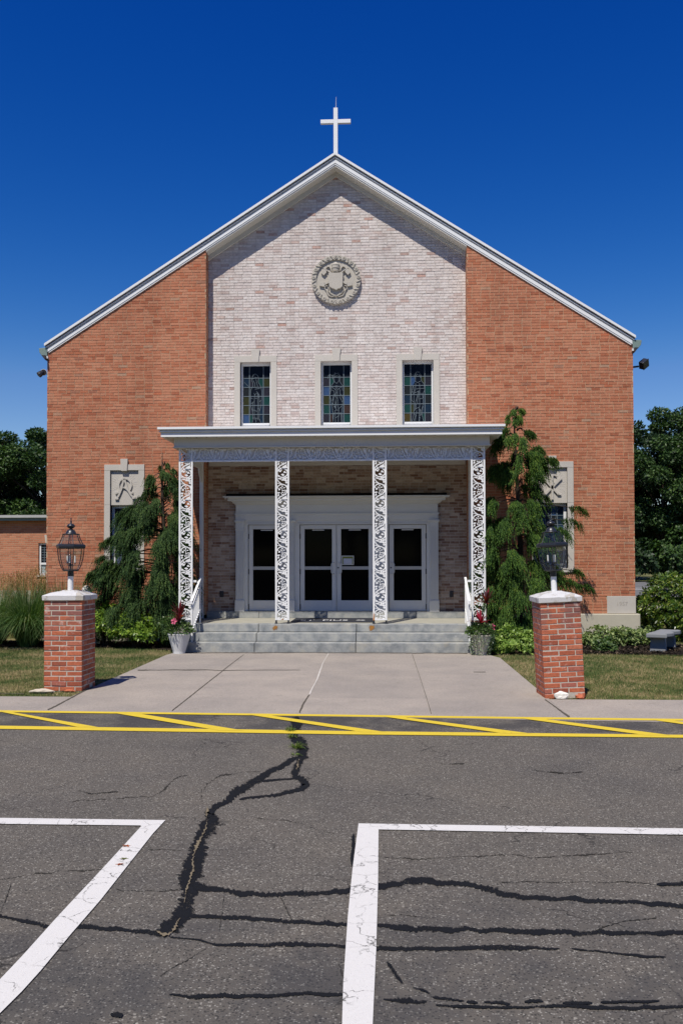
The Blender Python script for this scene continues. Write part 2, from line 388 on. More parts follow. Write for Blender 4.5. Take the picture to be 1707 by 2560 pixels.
def film(name, c0, c1, gate, ragged, speck):
    t = NT(name); at = t.n('ShaderNodeAttribute', attribute_name='edge'); e = at.outputs['Fac']
    a = t.noise(150, 4, .7); b = t.noise(34, 4, .65); d = t.noise(6, 4, .6)
    f = t.math('ADD', e, t.math('ADD', t.math('MULTIPLY', t.math('SUBTRACT', b, .5), ragged), t.math('MULTIPLY', t.math('SUBTRACT', a, .5), ragged*.9)))
    f = t.math('ADD', f, t.math('MULTIPLY', t.math('SUBTRACT', d, .5), ragged*1.1))
    al = t.smap(f, gate+.06, gate-.06)
    hole = t.math('MULTIPLY', t.smap(a, .53, .58), t.smap(d, .46, .62)); al = t.math('MULTIPLY', al, t.math('SUBTRACT', 1.0, t.math('MULTIPLY', hole, speck)))
    t.put(t.bs.inputs['Alpha'], al); t.bump(a, .5, .004)
    return t.fin(t.mix(a, c0, c1), .95, .08)
M['sealant'] = film('black_crack_sealant', (.004,.005,.007), (.017,.018,.021), .62, .95, .85)
M['hairline'] = film('hairline_crack', (.018,.017,.015), (.045,.042,.037), .34, 1.7, .5)
M['crack_dirt'] = film('crack_grit', (.07,.055,.035), (.27,.225,.155), .45, 1.5, .5)
def road_paint(name, col, crack=.6, worn=.62):
    t = NT(name); p = t.pos()
    n = t.noise(55, 4, .7); k = t.noise(150, 3, .7)
    c = t.mix(n, mul(col, .90), mul(col, 1.05))
    c = t.mix(t.smap(k, worn, worn+.08, 0, .75), c, (.10,.095,.09))
    wn = t.n('ShaderNodeTexNoise'); wn.inputs['Scale'].default_value = 7; wn.inputs['Detail'].default_value = 5; t.l(p, wn.inputs['Vector'])
    sc = t.n('ShaderNodeVectorMath', operation='SCALE'); sc.inputs['Scale'].default_value = .22; t.l(wn.outputs['Color'], sc.inputs[0])
    wv = t.n('ShaderNodeVectorMath', operation='ADD'); t.l(p, wv.inputs[0]); t.l(sc.outputs[0], wv.inputs[1])
    ce = t.voro(5.5, vec=wv.outputs[0], feature='DISTANCE_TO_EDGE')
    zone = t.smap(t.noise(2.4, 3, .5), .42, .54)
    sep = t.n('ShaderNodeSeparateXYZ'); t.l(p, sep.inputs[0])
    cr = t.math('MULTIPLY', t.smap(ce, .030, .008), t.math('MULTIPLY', zone, t.smap(n, .35, .6)))
    c = t.mix(t.math('MULTIPLY', cr, crack), c, (.05,.048,.042))
    t.bump(k, .35, .005); return t.fin(c, .75, .25)
M['white_line'] = road_paint('white_road_paint', (.585,.572,.548), .95, .62)
M['yellow_line'] = road_paint('yellow_road_paint', (.60,.445,.035), .25, .66)
def concrete():
    t = NT('walk_concrete'); a = t.noise(210, 3, .7); b = t.noise(1.1, 5, .6); v = t.voro(120, out='Color'); vd = t.voro(120)
    c = t.mix(a, (.235,.210,.184), (.335,.302,.265))
    sx = t.n('ShaderNodeSeparateColor'); t.l(v, sx.inputs[0])
    c = t.mix(t.math('MULTIPLY', t.smap(sx.outputs[0], .8, .9), .5), c, (.40,.37,.34))
    c = t.mix(t.math('MULTIPLY', t.smap(sx.outputs[1], .85, .9), .5), c, (.13,.12,.11))
    c = t.mix(1.0, c, t.ramp(b, [(.3, (.86,.86,.87)), (.7, (1.10,1.08,1.05))]), 'MULTIPLY')
    sep = t.n('ShaderNodeSeparateXYZ'); t.l(t.pos(), sep.inputs[0]); wn = t.n('ShaderNodeTexWhiteNoise', noise_dimensions='2D'); cmb = t.n('ShaderNodeCombineXYZ')
    t.l(t.math('FLOOR', t.math('DIVIDE', t.math('ADD', sep.outputs[0], 4.32), 1.64)), cmb.inputs[0]); t.l(t.math('FLOOR', t.math('DIVIDE', t.math('ADD', sep.outputs[1], -12.05), 2.95)), cmb.inputs[1]); t.l(cmb.outputs[0], wn.inputs['Vector'])
    c = t.mix(1.0, c, t.ramp(wn.outputs['Value'], [(0, (.93,.93,.935)), (1, (1.06,1.05,1.04))]), 'MULTIPLY')
    st = t.math('MULTIPLY', t.smap(t.noise(3.2, 6, .7), .56, .72), .38); c = t.mix(st, c, (.17,.15,.125))
    gum = t.voro(5.0); gv = t.voro(5.0, out='Color'); gs = t.n('ShaderNodeSeparateColor'); t.l(gv, gs.inputs[0]); c = t.mix(t.math('MULTIPLY', t.math('MULTIPLY', t.smap(gum, .10, .07), t.smap(gs.outputs[0], .72, .76)), .45), c, (.10,.09,.08))
    t.bump(a, .3, .005); return t.fin(c, .88, .2)
M['concrete'] = concrete()
M['joint'] = simple('dirty_joint', (.085,.075,.06), .95, .1, var=.4, scale=14)
M['white_crack'] = simple('pale_joint_filler', (.50,.47,.43), .95, .1, var=.5, scale=30)
def lawn():
    t = NT('lawn_soil'); n = t.noise(.9, 5, .65); m = t.noise(30, 4, .65)
    c = t.ramp(n, [(.36, (.045,.07,.020)), (.5, (.10,.105,.035)), (.62, (.22,.175,.085))])
    c = t.mix(1.0, c, t.ramp(m, [(.3, (.6,.6,.6)), (.7, (1.3,1.3,1.3))]), 'MULTIPLY')
    t.bump(m, .8, .03); return t.fin(c, .95, .1)
M['lawn'] = lawn()
def blade_mat():
    t = NT('grass_blades'); g = t.n('ShaderNodeNewGeometry'); n = t.noise(1.0, 5, .65)
    dry = t.math('ADD', n, t.math('MULTIPLY', t.math('SUBTRACT', g.outputs['Random Per Island'], .5), .35))
    c = t.ramp(dry, [(.34, (.036,.075,.016)), (.45, (.075,.115,.026)), (.54, (.15,.15,.05)), (.62, (.30,.24,.12)), (.72, (.36,.28,.15))])
    return t.fin(c, .7, .25)
M['blades'] = blade_mat()
def mulch():
    t = NT('dark_mulch'); v = t.voro(38, out='Color'); vd = t.voro(38); sx = t.n('ShaderNodeSeparateColor'); t.l(v, sx.inputs[0])
    c = t.ramp(sx.outputs[0], [(0, (.008,.007,.006)), (.6, (.022,.018,.014)), (.9, (.045,.034,.024)), (1, (.09,.065,.045))])
    t.bump(vd, 1.0, .03); return t.fin(c, .95, .1)
M['mulch'] = mulch()
def chip():
    t = NT('mulch_chips'); g = t.n('ShaderNodeNewGeometry')
    c = t.ramp(g.outputs['Random Per Island'], [(0, (.008,.007,.006)), (.7, (.028,.022,.017)), (.93, (.06,.045,.032)), (1, (.16,.115,.075))])
    return t.fin(c, .95, .1)
M['chip'] = chip()
def foliage(name, stops, trans=.25, rough=.5, spec=.35, patch=.0):
    t = NT(name); g = t.n('ShaderNodeNewGeometry'); r = g.outputs['Random Per Island']
    if patch: r = t.math('ADD', r, t.math('MULTIPLY', t.math('SUBTRACT', t.noise(patch, 3, .5), .5), 1.1), clamp=True)
    c = t.ramp(r, stops)
    t.fin(c, rough, spec)
    tr = t.n('ShaderNodeBsdfTranslucent'); t.l(t.mix(1.0, c, (1.1, 1.3, .5), 'MULTIPLY'), tr.inputs['Color'])
    ms = t.n('ShaderNodeMixShader'); ms.inputs[0].default_value = trans
    t.l(t.bs.outputs[0], ms.inputs[1]); t.l(tr.outputs[0], ms.inputs[2]); t.l(ms.outputs[0], t.out.inputs[0])
    return t.mat
M['cypress'] = foliage('weeping_cypress_foliage', [(0, (.013,.036,.008)), (.45, (.032,.074,.013)), (.8, (.058,.115,.018)), (1, (.105,.165,.026))], .18, .65, .12, 2.2)
M['cypress_dark'] = foliage('weeping_cypress_foliage_blue', [(0, (.011,.028,.009)), (.45, (.025,.054,.015)), (.8, (.044,.084,.021)), (1, (.080,.125,.032))], .18, .65, .12, 2.2)
M['oak'] = foliage('oak_leaves', [(0, (.014,.036,.009)), (.5, (.032,.068,.016)), (.85, (.055,.105,.024)), (1, (.085,.14,.034))], .2, .5, .3, .5)
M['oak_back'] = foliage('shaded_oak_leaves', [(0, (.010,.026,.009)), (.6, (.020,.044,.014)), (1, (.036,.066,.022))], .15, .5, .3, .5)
M['azalea'] = foliage('azalea_leaves', [(0, (.06,.13,.014)), (.5, (.14,.24,.025)), (1, (.26,.35,.045))], .25, .4, .4)
M['rhodo'] = foliage('rhododendron_leaves', [(0, (.022,.055,.007)), (.5, (.055,.105,.011)), (.85, (.12,.175,.020)), (1, (.26,.28,.06))], .22, .35, .45)
M['cover'] = foliage('bright_ground_cover_leaves', [(0, (.08,.16,.025)), (.5, (.17,.27,.045)), (1, (.30,.40,.09))], .28, .45, .35)
M['hosta'] = foliage('variegated_leaves', [(0, (.06,.11,.03)), (.5, (.15,.21,.06)), (1, (.32,.37,.16))], .25, .45, .35)
M['vine'] = foliage('small_trailing_leaves', [(0, (.020,.050,.012)), (.5, (.05,.10,.022)), (1, (.13,.19,.06))], .25, .45, .35)
M['silver'] = foliage('variegated_trailing_leaves', [(0, (.05,.09,.04)), (.5, (.18,.24,.13)), (1, (.42,.46,.34))], .25, .45, .35)
M['cordyline'] = foliage('dark_red_leaves', [(0, (.035,.006,.008)), (.5, (.11,.010,.016)), (.85, (.26,.016,.035)), (1, (.32,.06,.03))], .3, .4, .4)
M['cordyline_bright'] = foliage('bright_red_leaves', [(0, (.16,.010,.018)), (.5, (.34,.018,.045)), (.85, (.40,.07,.06)), (1, (.42,.16,.05))], .3, .4, .4)
M['petal'] = foliage('pink_petals', [(0, (.62,.09,.20)), (1, (.72,.17,.28))], .3, .5, .2)
M['stamen'] = simple('dark_pink_centre', (.35,.02,.06), .6)
M['fgrass'] = foliage('fountain_grass_blades', [(0, (.030,.07,.018)), (.5, (.065,.13,.032)), (.85, (.13,.20,.06)), (1, (.30,.34,.15))], .25, .5, .35)
M['tallgrass'] = foliage('tall_grass_stems', [(0, (.10,.12,.03)), (.5, (.19,.17,.055)), (1, (.27,.22,.08))], .2, .6, .2)
M['seed'] = foliage('tan_seed_heads', [(0, (.22,.13,.045)), (.6, (.34,.21,.08)), (1, (.42,.28,.12))], .2, .7, .15)
M['bark'] = simple('bark', (.045,.036,.028), .95, .1, var=.4, scale=18, bump=.8, bscale=30)
M['soil'] = simple('potting_soil', (.02,.015,.011), .95, .1)
M['leaf_red'] = simple('red_fallen_leaf', (.28,.07,.02), .7, .2, var=.4, scale=60)
M['leaf_olive'] = simple('olive_fallen_leaf', (.12,.13,.04), .7, .2, var=.4, scale=60)
M['weed'] = foliage('weed_leaves', [(0, (.05,.10,.012)), (.6, (.10,.16,.024)), (1, (.24,.25,.08))], .3, .5, .3)
M['rock'] = limestone('pale_field_stone', (.50,.44,.35))
M['bench'] = limestone('grey_granite_bench', (.20,.21,.22))
M['statue'] = limestone('white_statue_stone', (.70,.68,.62))
M['pot'] = limestone('chipped_white_pot', (.62,.63,.63))
M['pot2'] = limestone('weathered_stone_pot', (.50,.47,.41))
def lantern_glass():
    t = NT('lantern_glass'); t.t.nodes.remove(t.bs)
    gl = t.n('ShaderNodeBsdfGlossy'); gl.inputs['Roughness'].default_value = .05; tr = t.n('ShaderNodeBsdfTransparent'); tr.inputs[0].default_value = (.87,.885,.88,1)
    fr = t.n('ShaderNodeLayerWeight'); fr.inputs['Blend'].default_value = .25
    ms = t.n('ShaderNodeMixShader'); t.l(t.math('MULTIPLY_ADD', t.math('POWER', fr.outputs['Facing'], 3.0), .35, .05), ms.inputs[0]); t.l(tr.outputs[0], ms.inputs[1]); t.l(gl.outputs[0], ms.inputs[2]); t.l(ms.outputs[0], t.out.inputs[0])
    return t.mat
M['lglass'] = lantern_glass()
GL = [('green_glass', (.010,.042,.038)), ('dark_glass', (.014,.017,.019)), ('blue_glass', (.030,.062,.135)), ('olive_glass', (.028,.031,.013)),
      ('purple_glass', (.020,.020,.028)), ('deep_blue_glass', (.010,.022,.040)), ('rose_glass', (.038,.025,.022)), ('amber_glass', (.050,.039,.014)), ('figure_shade_glass', (.004,.006,.011))]
GLM = [simple('stained_'+n, c, .35, .12, var=.22, scale=14) for n, c in GL]
M['lead'] = simple('pale_lead_came', (.13,.165,.185), .6, .3)
M['sky_glass'] = simple('bluish_clear_glass', (.05,.07,.13), .12, .45, var=.2, scale=3)

# ================================================================== GROUND
def sheet(name, pts, z, mat, kind='structure'):
    me = bpy.data.meshes.new(name); n = len(pts)
    ar = sum(pts[i][0]*pts[(i+1)%n][1]-pts[(i+1)%n][0]*pts[i][1] for i in range(n))
    if ar < 0: pts = pts[::-1]
    me.from_pydata([(p[0], p[1], z) for p in pts], [], [tuple(range(n))]); me.update()
    return tag(link_mesh(name, me, mat), kind=kind)
sheet('ground', [(-1500,-1500),(1500,-1500),(1500,1500),(-1500,1500)], -0.006, M['lawn'])
EDGE = lambda x: 10.617-.0526*(x+.505)
sheet('parking_lot', [(-60,-60),(60,-60),(60,EDGE(25)+.05),(25,EDGE(25)+.05),(-25,EDGE(-25)+.05),(-60,EDGE(-25)+.05)], 0.0, M['asphalt'])
sheet('pavement', [(-25,EDGE(-25)),(25,EDGE(25)),(25,12.05),(2.24,12.05),(2.24,17.1),(1.98,17.98),(-4.25,17.98),(-4.32,17.4),(-4.32,12.05),(-25,12.05)], 0.004, M['concrete'])
sheet('far_parking_lot', [(9,45),(120,45),(120,76.5),(9,76.5)], 0.0, M['far_asphalt'])
sheet('far_path', [(5,34.5),(60,34.5),(60,37.2),(5,37.2)], 0.0, M['concrete'])

def flat_quads(name, quads, z, mat, shifts=()):
    vs = []; fs = []; Q = [[G(*p) for p in q] for q in quads]
    Q += [[(x+dx, y+dy) for x, y in Q[i]] for i, dx, dy in shifts]
    for q in Q:
        b = len(vs); vs += [(x, y, z) for x, y in q]; fs.append(tuple(range(b, b+len(q))))
    me = bpy.data.meshes.new(name); me.from_pydata(vs, [], fs)
    me.update()
    if me.polygons[0].normal.z < 0: me.flip_normals()
    return tag(link_mesh(name, me, mat), kind='structure')
# yellow hatching along the pavement
def yline(name, pts, z):   # pts: upper edge then lower edge (photo survey)
    return flat_quads(name, [pts], z, M['yellow_line'])
yq = [[(-1700,1755.0),(-260,1773.6),(466,1783),(860,1788),(1231,1793),(1707,1798.6),(1960,1801.5),(3300,1817),(3300,1822.4),(1960,1806.5),(1707,1803.4),(1231,1797.6),(860,1792.6),(466,1787.4),(-260,1778.2),(-1700,1759.4)],
      [(-1700,1789),(-260,1811.5),(0,1815.6),(860,1829),(1707,1838.6),(1960,1841.4),(3300,1855.5),(3300,1863.4),(1960,1848.7),(1707,1845.8),(860,1837.3),(0,1823.6),(-260,1819.4),(-1700,1796.2)]]
flat_quads('yellow_kerb_lines', yq, 0.0075, M['yellow_line'])
hq = [[(0,1780.5),(27,1781.2),(247,1819.6),(198,1819.6)], [(285,1784),(345,1785),(609,1828),(548,1828)], [(620,1788),(668,1789),(965,1832),(906,1832)],
      [(957,1793),(1006,1794),(1330,1836),(1264,1836)], [(1297,1797),(1352,1798),(1675,1839.7),(1613,1839.7)], [(1629,1801.6),(1672,1802),(1990,1842.5),(1930,1842.5)],
      [(-330,1775.5),(-290,1776),(-80,1815.5),(-130,1815.5)]]
flat_quads('yellow_hatching', [q[::-1] for q in hq], 0.0090, M['yellow_line'], [(5, 1.6*k, -.078*k) for k in range(1, 4)]+[(6, -1.6*k, .075*k) for k in range(1, 4)])
# white bay lines
wl = [[(-300,2042),(0,2047),(414,2052.6),(383,2086),(252,2253),(181,2335),(104,2428.5),(55,2483),(0,2538),(-90,2630),(-260,2630),(-100,2530),(0,2453),(55,2395),(148,2291),(258,2173),(354,2067.5),(351,2066),(0,2062),(-300,2057)]]
wr = [[(896,2061),(1707,2073.6),(1960,2077.5),(1960,2094),(1707,2089.5),(946,2076),(944.6,2214.6),(940,2379),(934.8,2489),(928,2640),(851,2640),(855,2560),(858,2461),(869,2297),(881,2176)]]
flat_quads('white_bay_line', wl, 0.0075, M['white_line']); flat_quads('white_bay_line', wr, 0.0075, M['white_line'])
sheet('white_bay_line', [(14,56.2),(60,55.6),(60,56.0),(14,56.6)], 0.004, M['white_line'])
sheet('white_bay_line', [(14,58.6),(60,58.0),(60,58.4),(14,59.0)], 0.004, M['white_line'])

def crack_path(paths, name, z, mat, jit=.18, step=4.0, taper=True, wide=1.0):
    V = []; F = []; E = []
    for pi, pts in enumerate(paths):
        zp = z+pi*.00022
        P = np.array([p[:2] for p in pts], float); Wd = np.array([p[2] for p in pts], float)*wide
        seg = np.hypot(*np.diff(P, axis=0).T); s = np.concatenate([[0], np.cumsum(seg)]); n = max(4, int(s[-1]/step))
        tt = np.linspace(0, s[-1], n); X = np.interp(tt, s, P[:,0]); Y = np.interp(tt, s, P[:,1]); ww = np.interp(tt, s, Wd)
        ker = np.array([.25,.5,.25])
        for _ in range(2): X[1:-1] = np.convolve(X, ker, 'valid'); Y[1:-1] = np.convolve(Y, ker, 'valid')
        dx = np.gradient(X); dy = np.gradient(Y); l = np.hypot(dx, dy)+1e-9; nx, ny = -dy/l, dx/l
        def nz():
            a = rng.normal(0, 1, n); b = np.convolve(np.pad(a, 4, mode='edge'), np.ones(9)/9, 'valid')*1.8; return a*.45+b
        wob = nz()*jit*.35*ww; X = X+nx*wob; Y = Y+ny*wob
        if taper:
            k = min(3, n//3); ww[:k] *= np.linspace(.3, 1, k); ww[-k:] *= np.linspace(1, .3, k)
        a = np.maximum(ww/2*(1+jit*nz()), .35); b = np.maximum(ww/2*(1+jit*nz()), .35)
        base = len(V)
        for i in range(n):
            V += [(*G(X[i]+nx[i]*a[i], Y[i]+ny[i]*a[i]), zp), (*G(X[i], Y[i]), zp), (*G(X[i]-nx[i]*b[i], Y[i]-ny[i]*b[i]), zp)]; E += [1.0, 0.0, 1.0]
        for i in range(n-1): q = base+3*i; F += [(q, q+1, q+4, q+3), (q+1, q+2, q+5, q+4)]
    o = np_mesh(name, V, F, mat); me = o.data
    at = me.attributes.new('edge', 'FLOAT', 'POINT'); at.data.foreach_set('value', np.array(E, dtype=np.float32))
    if sum(1 for p in me.polygons if p.normal.z < 0) > len(me.polygons)/2: me.flip_normals()
    return tag(o, kind='structure')
seal = [
 [(744,1790,18),(738,1803,26),(740,1816,26),(733,1832,26),(735,1846,24),(748,1860,30),(752,1878,32),(748,1896,26),(742,1915,20),(738,1935,21),(742,1950,16)],
 [(738,1946,14),(757,1952,22),(769,1962,17),(757,1973,15),(730,1981,11),(700,1986,9),(660,1990,8),(618,1994,8),(598,1999,8)],
 [(738,1947,5),(700,1950,6),(658,1953,7),(626,1958,8)],
 [(745,1893,12),(724,1903,16),(690,1922,17),(660,1936,17),(632,1955,19),(602,1977,24),(575,1998,21),(548,2014,17),(530,2024,20),(520,2034,30),(527,2046,36),(521,2064,42),(505,2086,42),(495,2101,44),(484,2138,46),(480,2182,47),(473,2215,48),(466,2253,48),(450,2286,45),(430,2318,42),(412,2332,26),(402,2340,12)],
 [(436,2326,28),(409,2331,22),(378,2330,15),(329,2327,11),(258,2323,11),(192,2320,12),(121,2319,10),(66,2305,11),(27,2297,9),(0,2291,12),(-60,2284,12)],
 [(478,2214,22),(505,2220,17),(570,2228,14),(669,2239,13),(768,2234,14),(862,2227,14),(946,2217,19),(1012,2206,18),(1083,2205,17),(1176,2215,15),(1231,2225,16),(1275,2241,15),(1352,2247,12),(1505,2253,12),(1707,2264,12),(1900,2272,12)],
 [(455,2290,8),(570,2294,10),(686,2302,12),(768,2308,10),(862,2313,12),(940,2316,12),(1039,2323,14),(1176,2326,12),(1286,2330,14),(1395,2332,14),(1560,2334,12),(1707,2331,12),(1900,2327,12)],
 [(425,2344,4),(494,2350,5),(538,2363,6),(631,2365,9),(713,2360,12),(806,2364,10),(866,2368,8),(940,2374,13),(1066,2374,11),(1154,2372,12),(1258,2370,15),(1340,2371,10),(1398,2373,4)],
 [(1428,2373,3),(1500,2380,6),(1560,2386,6),(1610,2391,7),(1664,2394,5)],
 [(422,2487,5),(470,2493,8),(494,2495,12),(549,2493,13),(631,2492,10),(713,2489,10),(768,2486,10),(860,2489,8)],
 [(957,2500,4),(990,2504,9),(1000,2506,13),(1040,2507,12),(1066,2506,9)], [(1080,2496,6),(1132,2500,9),(1160,2505,6)], [(1088,2516,7),(1176,2519,8),(1286,2521,7),(1340,2518,6),(1395,2516,8),(1533,2523,10),(1707,2517,8),(1800,2514,8)],
 [(1165,2507,7),(1195,2508,7)], [(1209,2506,7),(1275,2510,9)], [(1310,2508,7),(1357,2505,9)], [(1405,2511,7),(1439,2510,9),(1480,2510,6)], [(1500,2508,5),(1560,2508,7),(1648,2506,4)],
 [(968,2407,8),(990,2440,12),(1006,2461,8)], [(1030,2472,4),(1061,2478,6),(1075,2487,4)],
 [(884,2086,9),(882,2120,10),(880,2168,5)], [(1640,2212,6),(1670,2213,10),(1760,2214,10)], [(276,2541,8),(290,2542,14),(308,2542,10)]]
crack_path(seal, 'crack_sealant', 0.0022, M['sealant'], .22, 4.0, True, 1.38)
hair = [[(180,2003,3),(260,1998,4),(375,1992,4),(410,1975,5),(440,1948,5),(470,1938,3)], [(508,1975,6),(515,1958,6),(545,1942,5),(600,1931,4),(650,1927,3)], [(505,1972,4),(503,1995,4),(510,2010,3)],
 [(640,2046,3),(720,2053,4),(775,2070,4),(835,2086,3)], [(-20,2204,4),(60,2190,5),(150,2179,4),(262,2175,3)], [(370,2125,4),(455,2127,4)], [(290,2226,4),(400,2228,4),(460,2226,3)],
 [(960,2145,4),(1050,2150,4),(1150,2142,4),(1280,2138,4),(1330,2145,3),(1460,2138,4),(1580,2130,3)], [(1228,2185,4),(1245,2205,4),(1262,2222,3)], [(945,2290,4),(1010,2289,4),(1100,2298,3)], [(1250,2205,4),(1400,2208,4),(1560,2206,4),(1640,2212,4)],
 [(400,2440,3),(460,2405,4),(520,2370,3)], [(1440,2345,3),(1540,2308,4),(1640,2296,3)], [(560,2240,3),(556,2285,4),(548,2330,3)], [(700,2235,3),(720,2280,3),(735,2310,3)], [(30,2210,3),(10,2260,4),(-5,2300,3)], [(190,1975,3),(230,1985,4),(300,1980,3)], [(1330,1925,2),(1400,1935,3),(1455,1930,2)], [(1090,1905,2),(1110,1912,3),(1160,1908,2)]]
crack_path(hair, 'hairline_crack', 0.0012, M['hairline'], 1.1, 4.0, True, .9)
grit = [[(522,2052,2),(512,2078,3),(497,2100,3),(486,2135,4),(482,2165,4),(477,2195,3),(469,2228,3),(461,2262,1)],[(748,1900,3),(741,1910,4),(738,1925,4)],[(520,2020,3),(513,2035,4),(516,2048,4)],
        [(380,2334,3),(412,2340,4),(430,2330,3),(452,2300,4)]]
crack_path(grit, 'crack_grit', 0.0098, M['crack_dirt'], .9, 3.0, True, 2.4)
# pavement joints
dark_j = [[(560,1677,1),(520,1676,1.6),(440,1675.5,1.6),(345,1676.5,2.0)], [(750,1676,.6),(650,1676,.9),(560,1677,1)], [(610,1637,1.0),(560,1675,1.6),(520,1707,1.8),(470,1747,2.0),(430,1778,2.4)],
          [(772,1738,2.2),(760,1757,2.8),(748,1783,3.6)], [(1030,1637,.7),(1048,1690,.9),(1066,1747,1.2),(1078,1786,1.6)], [(232,1718,2),(197,1737,2.2),(120,1776,2.6)],
          [(1362,1750,1.6),(1390,1770,2.0),(1422,1794,2.6)], [(1183,1681,1.2),(1213,1681,.8)]]
crack_path(dark_j, 'pavement_joint', 0.008, M['joint'], .35, 4.0, False)
crack_path([[(821,1634,1.0),(806,1660,1.8),(798,1685,2.2),(785,1715,2.4),(774,1736,2.2)]], 'pavement_joint', 0.008, M['white_crack'], .5, 3.0, False)
crack_path([[(60,1735.5,1.4),(-40,1734,1.4),(-300,1730,1.4)],[(430,1632.5,1.0),(480,1633,1.6),(820,1632.5,1.6),(1168,1634,1.4)]], 'pavement_joint', 0.008, M['joint'], .35, 5.0, False)

# lawns and beds
def blades(name, regions, per_m2, hmin, hmax, wd, mat, seed=1, clump=.5):
    g = np.random.default_rng(seed); P = []
    for (x0, x1, y0, y1, fn) in regions:
        n = int((x1-x0)*(y1-y0)*per_m2); x = g.uniform(x0, x1, n); y = g.uniform(y0, y1, n)
        if fn is not None: k = fn(x, y); x, y = x[k], y[k]
        P.append(np.stack([x, y], 1))
    P = np.concatenate(P); n = len(P); a = g.uniform(0, 2*np.pi, n); h = g.uniform(hmin, hmax, n); ln = g.uniform(.1, .9, n)*h; b = g.uniform(0, 2*np.pi, n)
    V = np.zeros((n, 3, 3)); dx, dy = np.cos(a)*wd/2, np.sin(a)*wd/2
    V[:,0] = np.stack([P[:,0]-dx, P[:,1]-dy, np.full(n, -.006)], 1); V[:,1] = np.stack([P[:,0]+dx, P[:,1]+dy, np.full(n, -.006)], 1)
    V[:,2] = np.stack([P[:,0]+np.cos(b)*ln, P[:,1]+np.sin(b)*ln, h], 1)
    return tag(np_mesh(name, V.reshape(-1, 3), np.arange(3*n).reshape(n, 3), mat), kind='stuff', label='short dry lawn grass on both sides of the concrete walk', cat='grass')
bedL = lambda x: 18.75+.12*np.sin(x*2.1)-.55*np.clip((x+5.6)/1.3, 0, 1)
bedR = lambda x: 17.72+.10*np.sin(x*1.7+1)
blades('lawn_grass', [(-10, -4.31, 12.06, 18.95, lambda x, y: y < bedL(x)+.03), (2.25, 7.6, 12.06, 17.95, lambda x, y: y < bedR(x)+.03),
       (5.85, 9.5, 19.6, 26, None)], 2100, .014, .038, .0065, M['blades'], 3)
xs = np.linspace(-14, -4.33, 40); sheet('mulch_bed', [(x, float(bedL(x))) for x in xs]+[(-4.33, 17.99), (-4.25, 20.4), (-14, 20.4)], 0.012, M['mulch'])
xs = np.linspace(2.0, 12, 40); sheet('mulch_bed', [(x, float(bedR(x))) for x in xs]+[(12, 19.5), (6.0, 19.6), (5.9, 20.4), (2.0, 20.4)], 0.012, M['mulch'])
def chips(name, regions, n, seed):
    g = np.random.default_rng(seed); V = []; F = []
    for (x0, x1, y0, y1, k) in regions:
        for _ in range(int(n*k)):
            c = np.array([g.uniform(x0, x1), g.uniform(y0, y1), g.uniform(.012, .05)])
            a = g.uniform(0, 6.28); e = g.uniform(-.5, .5); d = np.array([math.cos(a)*math.cos(e), math.sin(a)*math.cos(e), math.sin(e)])*g.uniform(.02, .05)
            s = np.array([-math.sin(a), math.cos(a), g.uniform(-.5, .5)])*g.uniform(.006, .016); b = len(V)
            V += [c-d-s, c+d-s, c+d+s, c-d+s]; F.append((b, b+1, b+2, b+3))
    return tag(np_mesh(name, V, F, M['chip']), kind='stuff', label='loose dark bark mulch lying over the planting beds', cat='mulch')
chips('bark_mulch', [(-9.5, -4.45, 18.75, 19.9, 1), (2.3, 7.4, 17.75, 19.6, 1.4)], 4200, 5)

# ================================================================== CHURCH
CX = -1.085; YB, YR = 20.35, 20.66
WL, WR = CX-6.81, CX+6.81; RL, RR = CX-3.04, CX+3.04; SL = .640
rz = lambda x, off=0.0: 11.385-SL*abs(x-CX)+off
church = thing('church', (CX, YB, 0), 'orange brick gabled church with a pale whitewashed brick centre and white roof trim', 'church')
def wall_strip(mb, x0, x1, z0, y0, y1, top=-.15):
    """vertical wall strip up to the rake, split at the ridge; a mortar face 20 mm thick on the front"""
    for ya, yb, mi in ((y0, y0+.02, 1), (y0+.02, y1, 0)):
        mb.m = mi; pts = [(x0, z0), (x1, z0), (x1, rz(x1, top))]
        if x0 < CX < x1: pts.append((CX, rz(CX, top)))
        pts.append((x0, rz(x0, top))); mb.prism(pts, ya, yb)
    mb.m = 0
def wall_box(mb, x0, x1, y0, y1, z0, z1):
    mb.m = 1; mb.box(x0, x1, y0, y0+.02, z0, z1); mb.m = 0; mb.box(x0, x1, y0+.02, y1, z0, z1)
BW, BH, JT = .207, .0655, .0105
